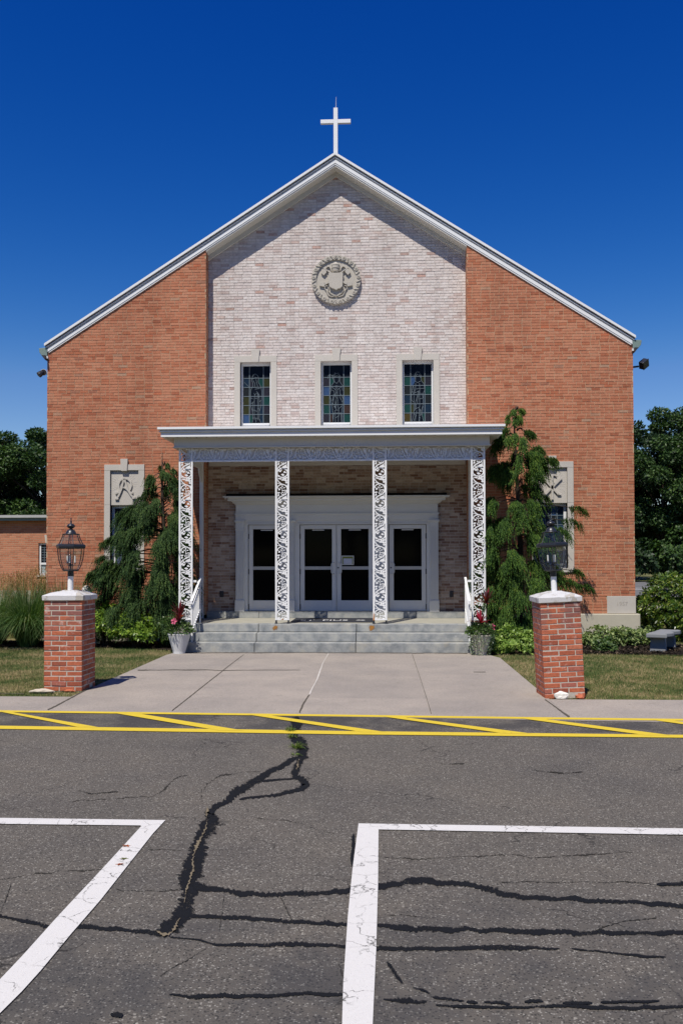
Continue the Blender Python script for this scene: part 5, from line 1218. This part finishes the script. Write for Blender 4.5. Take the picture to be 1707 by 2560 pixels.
def weeping_tree(name, base, px_rows, Y, anchors, label, mat, seed, top, depth=.62, dens=1.0, count=1.0):
    """px_rows: surveyed silhouette rows (photo y, x left, x right) on the plane Y"""
    g = np.random.default_rng(seed); o = thing(name, base, label, 'tree', 'weeping cypresses beside the porch')
    tr = MB(); bz = np.array(base); tp = np.array(top)
    pts = [tuple(bz+(tp-bz)*t+np.array([.05*math.sin(5*t), .04*math.sin(7*t), 0])) for t in np.linspace(0, 1, 10)]
    tr.tube(pts, [.085*(1-t)**.8+.006 for t in np.linspace(0, 1, 10)], 9); tobj = tr.build('trunk', M['bark'], o, smooth=True)
    axis = lambda z: bz+(tp-bz)*np.clip((z-bz[2])/(tp[2]-bz[2]), 0, 1)
    rows = []
    for py, xa, xb in px_rows:
        xl, z = W(xa, py, Y); xr, _ = W(xb, py, Y); rows.append((z, xl, xr))
    rows.sort(); zs = np.array([r[0] for r in rows]); xl = np.array([r[1] for r in rows]); xr = np.array([r[2] for r in rows])
    parts = []; limbs = MB()
    n = int(125*count)
    zlo, zhi = zs[0]+.15, zs[-1]
    for i in range(n):
        while True:
            z = g.uniform(zlo, zhi); a, b = np.interp(z, zs, xl), np.interp(z, zs, xr)
            if g.random() < min(1, (b-a)/1.3+.22): break
        c = axis(z); th = g.uniform(-math.pi*.97, -math.pi*.03) if g.random() < .78 else g.uniform(0, math.pi)
        dx, dy = math.cos(th), math.sin(th); rx = (b-c[0]) if dx > 0 else (c[0]-a); rr = g.uniform(.50, .86)
        w_ = b-a; dd = depth*min(1, w_/1.2)
        p = np.array([c[0]+dx*max(rx, .03)*rr, c[1]+dy*dd*rr, z+.10])
        size = np.clip(.42*w_/1.4, .10, .40)*g.uniform(.7, 1.15); drop = np.clip(.42*w_, .16, .66)*g.uniform(.7, 1.2)
        p[2] = max(p[2], .35+drop*.5); parts.append(plume(g, p, (dx*.9+.001, dy*.9), size, min(drop, p[2]-.05), dens*np.clip(w_/1.0, .35, 1)*1.25))
        s = axis(min(z+.08, tp[2]-.05)); limbs.tube([tuple(s), tuple((s+p)/2+np.array([0,0,.07])), tuple(p)], [.016, .011, .005], 5)
    for px, py, ox, oy, size, drop, dy in anchors:
        x, z = W(px, py, Y+dy); p = np.array([x, Y+dy, z]); parts.append(plume(g, p, (ox, oy), size, drop, 1.5))
        s = axis(min(z+.05, tp[2]-.05)); q = p+np.array([ox, oy, 0])*size*.8
        limbs.tube([tuple(s), tuple((s+p)/2+np.array([0,0,.05])), tuple(p), tuple(q+np.array([0,0,-.05*size]))], [.018, .013, .008, .003], 5)
    V, F = merge(parts)
    np_mesh('foliage', V, F, mat, o); limbs.build('branches', M['bark'], o, smooth=True)
    return o
YT = 19.40
weeping_tree('weeping_cypress', (-4.88, 19.45, 0), [(1168,396,414),(1185,372,440),(1215,368,442),(1240,384,446),(1258,352,446),(1280,330,446),(1310,318,448),(1345,290,448),(1400,262,450),(1450,258,450),(1500,248,448),(1545,262,440),(1585,310,430)], YT,
    [(404,1180,.3,-.4,.16,.18,0),(392,1196,-1,-.3,.20,.22,-.1),(425,1196,1,-.3,.16,.20,-.1),(385,1226,-1,-.4,.22,.25,-.2),(430,1220,.8,-.5,.20,.30,-.2),
     (352,1268,-1,-.3,.40,.42,-.2),(330,1278,-1,-.4,.32,.45,-.3),(380,1270,-.3,-1,.35,.45,-.4),(300,1345,-1,-.2,.35,.30,-.2),(285,1352,-1,-.1,.28,.26,-.1),(320,1330,-.5,-.9,.35,.5,-.4),
     (275,1392,-1,-.2,.30,.28,-.2),(262,1425,-1,-.2,.34,.36,-.2),(250,1437,-1,0,.22,.20,-.1),(285,1440,-.7,-.7,.4,.5,-.4),(350,1380,-.2,-1,.4,.55,-.5),(400,1420,.2,-1,.4,.6,-.5),(270,1500,-1,-.3,.35,.38,-.3),(300,1520,-.4,-1,.35,.4,-.5),(420,1480,.6,-.8,.3,.55,-.45),(430,1340,.8,-.5,.3,.6,-.3),(420,1540,.3,-1,.25,.4,-.55)],
    'weeping cypress with drooping dull green fronds left of the porch', M['cypress_dark'], 21, (-4.87, 19.42, 4.30), count=.80)
weeping_tree('weeping_cypress', (2.98, 19.45, 0), [(1022,1286,1296),(1050,1274,1306),(1080,1262,1320),(1110,1244,1338),(1140,1238,1356),(1180,1244,1350),(1215,1262,1344),(1245,1224,1340),(1290,1216,1346),(1350,1214,1364),(1400,1212,1376),(1450,1212,1384),(1500,1212,1388),(1550,1214,1366),(1592,1236,1336)], YT,
    [(1288,1042,.4,-.6,.14,.20,0),(1272,1072,-1,-.4,.16,.22,-.1),(1308,1078,1,-.3,.22,.22,-.1),(1256,1108,-1,-.4,.22,.34,-.15),(1248,1170,-.8,-.5,.2,.35,-.15),(1328,1118,1,-.4,.25,.35,-.15),(1345,1150,1,-.15,.40,.28,-.1),(1365,1146,1,-.1,.22,.16,-.05),(1320,1155,.6,-.8,.30,.5,-.3),
     (1243,1256,-.7,-.7,.30,.36,-.35),(1282,1258,.4,-.9,.30,.38,-.4),(1228,1320,-.5,-.9,.3,.45,-.4),(1310,1300,.8,-.6,.4,.45,-.35),(1398,1300,1,-.1,.45,.28,-.1),(1420,1268,1,0,.38,.22,0),(1375,1322,.8,-.5,.4,.4,-.2),(1240,1370,-.6,-.8,.3,.5,-.5),(1270,1380,.2,-1,.35,.5,-.55),
     (1340,1350,.7,-.7,.4,.5,-.4),(1420,1425,1,-.1,.30,.22,-.05),(1440,1462,1,-.1,.34,.24,-.05),(1395,1450,.9,-.3,.4,.32,-.15),(1330,1450,.3,-1,.4,.55,-.55),(1230,1470,-.4,-.9,.3,.55,-.5),(1290,1480,.1,-1,.4,.5,-.6),(1275,1545,-.2,-1,.3,.4,-.55),(1300,1562,.1,-1,.3,.33,-.6),(1350,1530,.6,-.8,.35,.4,-.5)],
    'taller weeping cypress with bright green fronds right of the porch, crossing the side window', M['cypress'], 33, (2.93, 19.40, 5.22), count=.72)

# ---- broadleaf trees
def tree_mesh(seed, H, Rr, nleaf, leaf, mat, base_frac=.25, name='oak_tree'):
    g = np.random.default_rng(seed); o = thing(name, (0, 0, 0), 'x', 'tree'); tr = MB()
    hz = H*.62; tr.tube([(0,0,0),(.1,0,hz*.4),(-.08,.1,hz*.8),(0,.05,H*.85)], [.28*H/15,.22*H/15,.15*H/15,.04], 9)
    K = 46; c = []
    for k in range(K):
        u = nrm(g.normal(0, 1, (1, 3)))[0]; r = g.uniform(.45, 1.0)**.6
        p = np.array([u[0]*Rr*r, u[1]*Rr*r, H*(base_frac+1)/2*1.02+u[2]*H*(1-base_frac)/2*r*.95]); c.append(p)
        if k % 2 == 0:
            z0 = max(H*.2, p[2]-H*.22); tr.tube([(0,0,z0), (p[0]*.5,p[1]*.5,(z0+p[2])/2+.3), tuple(p)], [.09*H/15,.06*H/15,.02], 6)
    c = np.array(c); rad = g.uniform(.16, .30, K)*Rr*1.05
    idx = g.integers(0, K, nleaf); q = nrm(g.normal(0, 1, (nleaf, 3)))*(g.uniform(.25, 1, nleaf)**.45)[:, None]
    q[:,2] *= .62; P = c[idx]+q*rad[idx][:, None]
    D = nrm(q+np.array([0,0,-.15])+g.normal(0, .6, (nleaf, 3))); V, F = leaf_cards(P, D, g.uniform(.7, 1.25, nleaf)*leaf, g.uniform(.45, .75, nleaf)*leaf, g, tilt=q+np.array([0,0,.5])+g.normal(0, .55, (nleaf, 3)))
    np_mesh('crown', V, F, mat, o, offset=False); tr.build('trunk', M['bark'], o, local=True, smooth=True)
    return o
def place(o, loc, rot, sc, label, group, cat='tree'):
    o.location = loc; o.rotation_euler = (0, 0, rot); o.scale = sc; o['label'] = label; o['group'] = group; o['category'] = cat
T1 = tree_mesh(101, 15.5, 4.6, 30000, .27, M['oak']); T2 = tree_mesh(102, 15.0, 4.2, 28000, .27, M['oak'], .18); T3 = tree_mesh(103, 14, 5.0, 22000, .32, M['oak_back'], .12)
spec = [(T1, (29.3, 80, 0), .4, (1.05,1.05,1.02), 'tall leafy tree at the right edge of the photo behind the far parking lot', 'trees beyond the far parking lot'),
        (T2, (24.9, 79.5, 0), 2.1, (1.0,1.0,1.035), 'tall dark green tree in the middle of the row beyond the far parking lot', 'trees beyond the far parking lot'),
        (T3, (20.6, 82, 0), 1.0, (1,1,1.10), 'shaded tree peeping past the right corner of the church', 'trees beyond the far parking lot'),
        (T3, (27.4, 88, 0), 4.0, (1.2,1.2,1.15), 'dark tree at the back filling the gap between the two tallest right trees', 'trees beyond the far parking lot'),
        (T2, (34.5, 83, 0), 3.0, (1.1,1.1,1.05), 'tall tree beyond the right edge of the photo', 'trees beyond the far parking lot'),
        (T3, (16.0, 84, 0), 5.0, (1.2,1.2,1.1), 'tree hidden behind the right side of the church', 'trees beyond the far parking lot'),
        (T1, (-26.2, 58, 0), 1.2, (.84,.84,.70), 'leafy tree at the left edge of the photo above the low wing', 'trees behind the low wing'),
        (T2, (-22.1, 57, 0), .3, (.80,.80,.735), 'round topped leafy tree beside the left corner of the church', 'trees behind the low wing'),
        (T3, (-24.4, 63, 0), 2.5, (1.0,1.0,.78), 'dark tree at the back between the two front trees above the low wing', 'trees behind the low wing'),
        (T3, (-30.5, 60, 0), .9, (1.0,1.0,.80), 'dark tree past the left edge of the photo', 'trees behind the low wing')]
used = set()
for o, loc, rot, sc, lab, grp in spec:
    t = o if o not in used else copy_tree(o); used.add(o); place(t, loc, rot, sc, lab, grp)
for i, (x, y, sc_) in enumerate(((41, 82, 1.05), (48, 84, 1.15), (55, 81, 1.0), (62, 83, 1.1), (70, 82, 1.05), (-37, 62, .8), (-44, 60, .78), (-51, 63, .85), (-58, 61, .8), (-12, 84, .9), (-4, 86, .9), (4, 84, .95), (78, 84, 1.1), (86, 82, 1.05), (-66, 62, .85))):
    t = copy_tree((T2, T3, T1)[i % 3]); place(t, (x, y, 0), i*1.7, (sc_*1.05, sc_*1.05, sc_), 'leafy tree in the wood round the church grounds, outside the photo', 'trees outside the photo')
# the trees across the lot behind the viewer: they show only as reflections and in the light
for i, x in enumerate((-44, -36, -28, -20, -12, -4, 4, 12, 20, 28, 36, 44)):
    t = copy_tree((T3, T2, T3, T1)[i % 4]); place(t, (x+(i % 3)-1, -32-(i % 2)*6, 0), i*1.3, (1.25, 1.25, 1.12), 'tree across the lot behind the viewer', 'trees behind the viewer')

# ---- shrubs
def shrub(name, c, r, nwh, per, leaf, wid, mat, label, cat, seed, noise=.16, fill=.5, group=None, full=False, up=.25):
    g = np.random.default_rng(seed); o = thing(name, (c[0], c[1], 0), label, cat, group)
    u = nrm(g.normal(0, 1, (nwh, 3))); u[:,2] = u[:,2] if full else np.abs(u[:,2])*1.0-.25*(g.random(nwh) < .45); u = nrm(u)
    ph = g.uniform(0, 6.28, 8)
    bump = 1+noise*(np.sin(u[:,0]*4+ph[0])*np.cos(u[:,1]*5+ph[1])+.6*np.sin(u[:,2]*7+ph[2]+u[:,0]*3)+.5*np.sin(u[:,0]*11+ph[3])*np.sin(u[:,2]*9+ph[4]))
    rr = np.where(g.random(nwh) < fill, g.uniform(.90, 1.06, nwh), g.uniform(.55, .95, nwh))*bump
    P = np.array([c[0], c[1], c[2]])+u*rr[:, None]*np.array(r); k = P[:,2] > .03; P = P[k]; u = u[k]; n = len(P)
    P = np.repeat(P, per, 0); N = np.repeat(nrm(u*np.array([1,1,1])+np.array([0,0,up])+g.normal(0, .25, u.shape)), per, 0)
    a = np.tile(np.arange(per)*2*np.pi/per, n)+np.repeat(g.uniform(0, 6.28, n), per)+g.normal(0, .25, n*per)
    t1 = nrm(np.cross(N, g.normal(0, 1, (1, 3)))); t2 = np.cross(N, t1)
    D = N*g.uniform(.15, .9, (n*per, 1))+t1*np.cos(a)[:, None]+t2*np.sin(a)[:, None]
    V, F = leaf_cards(P+g.normal(0, leaf*.12, P.shape), D, g.uniform(.7, 1.2, n*per)*leaf, g.uniform(.8, 1.2, n*per)*wid, g, tilt=N+g.normal(0, .35, P.shape))
    V[:,2] = np.maximum(V[:,2], .012)
    np_mesh('foliage', V, F, mat, o)
    st_ = MB(); rg = random.Random(seed)
    for _ in range(12):
        a = rg.uniform(0, 6.28); e = rg.uniform(.3, .75); st_.tube([(c[0]+.06*math.cos(a), c[1]+.06*math.sin(a), 0), (c[0]+r[0]*e*.5*math.cos(a), c[1]+r[1]*e*.5*math.sin(a), c[2]*.7), (c[0]+r[0]*e*math.cos(a), c[1]+r[1]*e*math.sin(a), c[2]+r[2]*.45)], [.016, .011, .004], 5)
    st_.build('stems', M['bark'], o)
    return o
shrub('rhododendron', (6.83, 20.9, .70), (.84, .76, .80), 2000, 7, .105, .034, M['rhodo'], 'large round glossy evergreen shrub behind the granite bench', 'shrub', 41, full=True, fill=.72)
shrub('azalea_shrub', (-5.32, 18.85, .30), (.64, .42, .40), 900, 6, .085, .036, M['azalea'], 'low bright green shrub in front of the left cypress', 'shrub', 42, group='low shrubs left of the steps')
shrub('azalea_shrub', (-6.02, 18.98, .42), (.36, .36, .46), 560, 6, .085, .036, M['azalea'], 'taller rounded bright green shrub just right of the left brick pillar', 'shrub', 43, group='low shrubs left of the steps')
shrub('ground_cover', (2.55, 18.15, .08), (.56, .55, .38), 950, 5, .062, .034, M['cover'], 'mound of lime green ground cover beside the right front planter', 'plant', 44, noise=.22, up=.6)
shrub('ground_cover', (3.18, 18.55, .06), (.52, .5, .36), 800, 5, .062, .034, M['cover'], 'lime green ground cover reaching behind the right brick pillar', 'plant', 45, noise=.22, up=.6)
for i, (x, y, r, lab) in enumerate(((4.72, 19.35, (.42,.38,.36), 'variegated leafy plant against the foundation, nearest the right brick pillar'), (5.30, 19.55, (.40,.34,.33), 'variegated leafy plant against the foundation, between its two neighbours'), (5.78, 19.75, (.24,.26,.30), 'small variegated leafy plant at the right end of the foundation'), (4.55, 18.35, (.22,.26,.20), 'sprawling green plant in front of the pale stones'))):
    shrub('leafy_plant', (x, y, .05), r, 420 if i < 3 else 240, 5, .075, .042, M['hosta'] if i < 3 else M['vine'], lab, 'plant', 50+i, noise=.2, up=.6, group='leafy plants by the foundation')
for i, (x, y, s) in enumerate(((21.3, 75.8, 1.0), (25.6, 75.2, 1.25), (29.6, 75.6, 1.05), (23.4, 85, 1.9), (28.2, 86, 2.0))):
    shrub('understory_shrub', (x, y, 1.2*s), (2.3*s, 1.6, 2.2*s), 1100, 6, .36, .22, M['oak'] if i in (1, 2) else M['oak_back'], ['dark undergrowth by the church corner under the far trees', 'broad leafy undergrowth in the middle below the far right trees', 'leafy undergrowth below the far trees at the right edge', 'dark thicket deep behind the far right trees, left of the deeper one', 'dark thicket deep behind the far right trees near the right edge'][i], 'shrub', 60+i, noise=.22, group='undergrowth below the far trees')

# ---- grasses
def arcs(g, base, n, L, spread, droop, w, up=1.0, rad=.1, seg=6):
    V = np.zeros((n, seg+1, 2, 3)); a = g.uniform(0, 2*np.pi, n); sp = g.uniform(.15, 1, n)*spread; ln = L*g.uniform(.6, 1.1, n)
    b = np.array(base)+np.stack([np.cos(a)*rad*g.uniform(0, 1, n), np.sin(a)*rad*g.uniform(0, 1, n), np.zeros(n)], 1)
    out = np.stack([np.cos(a), np.sin(a), np.zeros(n)], 1); lat = np.stack([-np.sin(a), np.cos(a), np.zeros(n)], 1)+g.normal(0, .25, (n, 3))
    for s in range(seg+1):
        t = s/seg; p = b+out*(sp*ln*t**1.35)[:, None]; p[:,2] += ln*(up*t-droop*sp*t**2.4); p[:,2] = np.maximum(p[:,2], .01); ww = w*(1-t*.9)*.5
        V[:,s,0] = p-lat*ww; V[:,s,1] = p+lat*ww
    F = []
    i = (np.arange(n)*(seg+1)*2)[:, None]
    for s in range(seg): F.append(np.concatenate([i+2*s, i+2*s+1, i+2*s+3, i+2*s+2], 1))
    return V.reshape(-1, 3), np.concatenate(F), V[:, -1].mean(1)
def fountain(c, L, n, label, seed):
    g = np.random.default_rng(seed); o = thing('fountain_grass', (c[0], c[1], 0), label, 'grass', 'fountain grass clumps left of the church')
    V, F, _ = arcs(g, (c[0], c[1], 0), n, L, .95, 1.05, .014, 1.15, .20); np_mesh('blades', V, F, M['fgrass'], o); return o
fountain((-7.75, 18.95, 0), 1.55, 2600, 'broad arching green grass clump at the left edge of the photo', 71)
fountain((-6.92, 19.25, 0), 1.45, 2200, 'arching green grass clump just left of the left brick pillar', 72)
fountain((-8.65, 19.35, 0), 1.5, 2000, 'arching green grass clump cut off by the left edge of the photo', 73)
fountain((-7.35, 19.85, 0), 1.6, 1500, 'yellow tipped grass clump at the back between the two nearer clumps', 74)
def reed(c, H, n, label, seed):
    g = np.random.default_rng(seed); o = thing('reed_grass', (c[0], c[1], 0), label, 'grass', 'tall tan reed grasses by the low wing')
    V, F, tips = arcs(g, (c[0], c[1], 0), n, H, .18, .12, .007, 1.0, .22, 4); np_mesh('stems', V, F, M['tallgrass'], o)
    P = np.repeat(tips-np.array([0, 0, .20]), 14, 0); P[:,2] += np.tile(np.linspace(0, .22, 14), n); P += g.normal(0, .008, P.shape)
    D = np.tile(np.array([[0, 0, 1.0]]), (len(P), 1))+g.normal(0, .28, P.shape); V, F = leaf_cards(P, D, g.uniform(.035, .065, len(P)), .012, g); np_mesh('seed_heads', V, F, M['seed'], o)
    return o
reed((-8.35, 21.1, 0), 1.62, 260, 'tall tan reed grass nearest the left corner of the church', 81)
reed((-9.05, 21.3, 0), 1.48, 200, 'tan reed grass in the middle of the row before the low wing', 82)
reed((-9.9, 21.5, 0), 1.45, 240, 'tan reed grass at the left edge of the photo before the low wing', 83)

# ---- pots and their plants
def pot(c, rt, rb, h, mat, label, z=0.0):
    o = thing('planter', (c[0], c[1], z), label, 'planter', 'stone planters by the steps')
    MB().lathe(0, 0, [(rb*.9, .004), (rb, 0.0), (rb*1.06, .05), (rt*.97, h-.03), (rt, h-.02), (rt, h), (rt-.03, h), (rt-.035, h-.05)], 28).build('pot', mat, o, local=True, smooth=False)
    MB().lathe(0, 0, [(rt-.034, h-.06), (.01, h-.05)], 20).build('soil', M['soil'], o, local=True)
    return o
LP, RP = (-4.13, 17.74), (1.93, 17.62)
pot(LP, .232, .122, .405, M['pot'], 'chipped white tapered pot at the left foot of the steps')
pot(RP, .222, .112, .405, M['pot2'], 'weathered grey tapered pot at the right foot of the steps')
pot((-4.22, 18.98), .19, .13, .27, M['pot'], 'grey pot on the landing behind the left outer column', .538)
pot((2.12, 18.98), .19, .13, .27, M['pot2'], 'grey pot on the landing behind the right outer column', .538)
def cordyline(c, z, L, n, mat, label, seed, stem=0.0, spread=1.0):
    g = np.random.default_rng(seed); o = thing('cordyline', (c[0], c[1], z), label, 'plant', 'red leaved plants in the pots')
    b = np.array([c[0], c[1], z+stem]); V = []; F = []
    for i in range(n):
        a = g.uniform(0, 6.28); e = g.uniform(.25, 1.25) if i > n//3 else g.uniform(.9, 1.45); d = np.array([math.cos(a)*math.cos(e)*spread, math.sin(a)*math.cos(e)*spread, math.sin(e)]); lat = np.array([-math.sin(a), math.cos(a), 0]); ln = L*g.uniform(.65, 1.1); w_ = .052*g.uniform(.7, 1.1); k = len(V)
        for s in range(6):
            t = s/5; p = b+d*ln*t+np.array([0, 0, -.28*ln*t*t*math.cos(e)]); ww = w_*(math.sin(math.pi*min(.97, .12+t*.86)))*.5; V += [p-lat*ww, p+np.array([0,0,-.004]), p+lat*ww]
        for s in range(5):
            F += [(k+3*s, k+3*s+1, k+3*s+4, k+3*s+3), (k+3*s+1, k+3*s+2, k+3*s+5, k+3*s+4)]
    np_mesh('leaves', V, F, mat, o); MB().tube([(c[0], c[1], z-.02), (c[0]+.01, c[1], z+stem+.03)], .011, 7).build('stem', M['bark'], o)
    return o
def trailing(c, z, r, n, mat, label, seed, hang=.0):
    g = np.random.default_rng(seed); o = thing('trailing_plant', (c[0], c[1], z), label, 'plant', 'green filler plants in the pots'); u = nrm(g.normal(0, 1, (n, 3))); u[:,2] = np.abs(u[:,2])
    P = np.array([c[0], c[1], z])+u*np.array([r, r, r*.72])*(g.uniform(.45, 1.05, n)**.7)[:, None]
    D = u+g.normal(0, .7, (n, 3)); parts = [leaf_cards(P, D, g.uniform(.035, .075, n), g.uniform(.022, .040, n), g)]
    if hang:
        for k in range(30):
            a = g.uniform(math.pi, 2*math.pi); ln = hang*g.uniform(.4, 1.1); m = int(ln/.022); s = np.linspace(0, 1, m); rr = .235-.085*s*ln/.4+.02
            P = np.stack([c[0]+np.cos(a+.15*np.sin(s*6))*rr, c[1]+np.sin(a)*rr, z-.0-s*ln], 1)+g.normal(0, .012, (m, 3)); P[:,2] = np.maximum(P[:,2], .03)
            parts.append(leaf_cards(P, g.normal(0, 1, (m, 3))+np.array([math.cos(a), math.sin(a), -.4]), g.uniform(.025, .045, m), g.uniform(.018, .03, m), g))
    V, F = merge(parts); np_mesh('foliage', V, F, mat, o); return o
def hibiscus(c, face, label, seed):
    g = np.random.default_rng(seed); o = thing('hibiscus_flower', c, label, 'flower', 'pink flowers in the pots'); f = Vector(face).normalized(); u = f.orthogonal().normalized(); v = f.cross(u); V = []; F = []
    for k in range(5):
        a0 = 2*math.pi*k/5; b = len(V); V.append(Vector((0,0,0)))
        for s in range(9):
            a = a0+(-.62+1.24*s/8); r = .068*(1-.30*abs(s-4)/4*abs(s-4)/4)*(1+.05*math.sin(s*2.2)); V.append(u*(r*math.cos(a))+v*(r*math.sin(a))+f*(.022-.004*k+.012*math.cos(s)))
        F += [(b, b+1+s, b+2+s) for s in range(8)]
    np_mesh('petals', np.array([list(x) for x in V]), np.array(F), M['petal'], o, offset=False)
    MB().tube([(0,0,0), tuple(f*.03), tuple(f*.06)], [.010, .007, .009], 8).build('stamen', M['stamen'], o, local=True)
    MB().tube([(0,0,0), tuple(-f*.05+Vector((0,0,-.03))), tuple(-f*.08+Vector((0,0,-.14)))], .006, 6).build('stalk', M['vine'], o, local=True)
    return o
cordyline((LP[0]+.02, LP[1]+.02), .62, .40, 20, M['cordyline'], 'tall dark red spiky plant in the chipped white pot', 91, .10, 1.0)
cordyline((LP[0]+.0, LP[1]-.05), .60, .26, 9, M['cordyline_bright'], 'crimson leaved plant low in the chipped white pot', 92, .05, .8)
cordyline((RP[0]+.12, RP[1]+.05), .62, .36, 20, M['cordyline'], 'tall dark maroon spiky plant on a stem in the weathered grey pot', 93, .40, 1.0)
cordyline((RP[0]-.0, RP[1]-.06), .58, .30, 16, M['cordyline_bright'], 'bright crimson leaved plant low in the weathered grey pot', 94, .06, 1.1)
trailing((LP[0], LP[1]), .42, .30, 900, M['vine'], 'leafy green filler in the chipped white pot', 95)
trailing((LP[0]-.16, LP[1]+.12), .58, .26, 420, M['vine'], 'taller loose green sprigs at the back of the chipped white pot', 97)
trailing((RP[0], RP[1]), .42, .29, 900, M['vine'], 'dark green filler in the weathered grey pot', 96)
trailing((RP[0], RP[1]), .40, .16, 120, M['silver'], 'variegated vine hanging over the rim of the weathered grey pot', 98, .42)
trailing((2.12, 18.98), .79, .24, 420, M['vine'], 'green plant in the pot on the landing behind the right column', 99)
trailing((-4.22, 18.98), .79, .22, 420, M['vine'], 'green plant in the pot on the landing behind the left column', 100)
x, z = W(436, 1553, 17.52); hibiscus((x, 17.52, z), (-.25, -1, .25), 'open pink hibiscus flower above the chipped white pot', 1)
x, z = W(1231, 1567, 17.55); hibiscus((x, 17.55, z), (1.0, -.45, .35), 'pink hibiscus flower seen edge on beside the weathered grey pot', 2)

# ---- weeds in the crack, fallen leaves
def weed(px, py, r, n, label, seed):
    x, y = G(px, py); g = np.random.default_rng(seed); o = thing('weed', (x, y, 0), label, 'weed', 'weeds growing in the asphalt crack')
    V, F, _ = arcs(g, (x, y, .004), n, r, 1.0, .8, .010, .8, .05, 4); np_mesh('leaves', V, F, M['weed'], o)
weed(742, 1872, .125, 90, 'largest green weed in the crack below the yellow lines', 1); weed(726, 1828, .09, 50, 'green weed in the crack between the yellow lines', 2); weed(728, 1845, .08, 40, 'small weed in the crack just below the lower yellow line', 3); weed(738, 1890, .06, 30, 'tiny weed in the crack below the largest one', 4)
def fallen(px, py, rot, mat, label, s=.035):
    x, y = G(px, py); pts = []
    for k in range(15):
        a = 2*math.pi*k/15; r = s*(1 if k % 3 == 0 else .42); pts.append((r*math.cos(a), r*math.sin(a)*.8))
    o = thing('fallen_leaf', (x, y, .008), label, 'leaf', 'fallen leaves on the white line')
    MB().prism(pts, 0.001, .003, ax='z').build('leaf_blade', mat, o, local=True); MB().tube([(0,0,.003),(-s*1.3,-s*.5,.004)], .0015, 5).build('leaf_stalk', M['bark'], o, local=True); o.rotation_euler = (0, R(8), rot)
fallen(318, 2118, .4, M['leaf_red'], 'uppermost of the red leaves on the slanting white line'); fallen(300, 2164, 2.0, M['leaf_red'], 'lower red leaf on the slanting white line'); fallen(311, 2150, 1.2, M['leaf_olive'], 'olive leaf between the two red ones on the slanting white line')

# ---- parked car at the right edge, far away
def car(x0, y, label):
    o = thing('parked_car', (x0+2.25, y, 0), label, 'car'); P = lambda p: (x0+p[0], p[1])
    body = [(0,.42),(.06,.80),(.14,.92),(1.05,.98),(1.6,.99),(3.3,.97),(4.15,.86),(4.42,.70),(4.5,.45),(4.42,.28),(3.95,.26),(3.85,.50),(3.62,.62),(3.38,.50),(3.28,.26),(1.2,.26),(1.1,.50),(.87,.62),(.63,.50),(.53,.26),(.10,.30)]
    bd = MB().prism([P(p) for p in body], y-.88, y+.88).build('body', simple('silver_car_paint', (.42,.43,.45), .25, .6, .4, var=.03), o, bevel=.05)
    MB().prism([P(p) for p in [(.16,.975),(.55,1.36),(1.1,1.47),(2.05,1.46),(2.75,1.30),(3.3,.97)]], y-.74, y+.74).build('cabin', M['black'], o, bevel=.06)
    MB().prism([P(p) for p in [(.62,1.39),(1.1,1.475),(2.05,1.465),(2.3,1.41)]], y-.70, y+.70).build('roof', simple('silver_car_roof', (.42,.43,.45), .25, .6, .4, var=.03), o, bevel=.02)
    for sy in (-.90, .72):
        for cx in (.87, 3.62):
            w = MB(); w.tube([(x0+cx, y+sy, .32), (x0+cx, y+sy+.18, .32)], .32, 20); tw = w.build('wheel', simple('tyre_rubber', (.02,.02,.02), .9, .2), o, smooth=False)
            MB().tube([(x0+cx, y+sy-.004, .32), (x0+cx, y+sy+.184, .32)], .20, 16).build('rim', M['steel'], tw)
    for sy in (-.86, .56): MB().box(x0-.012, x0+.09, y+sy, y+sy+.30, .72, .86).build('tail_light', simple('red_tail_light', (.45,.02,.02), .2, .5), o)
    for sy in (-.84, .52): MB().box(x0+4.34, x0+4.46, y+sy, y+sy+.32, .60, .72).build('headlight', M['sky_glass'], o)
    return o
car(24.45, 72.0, 'silver car cut off by the right edge of the photo in the far parking lot')
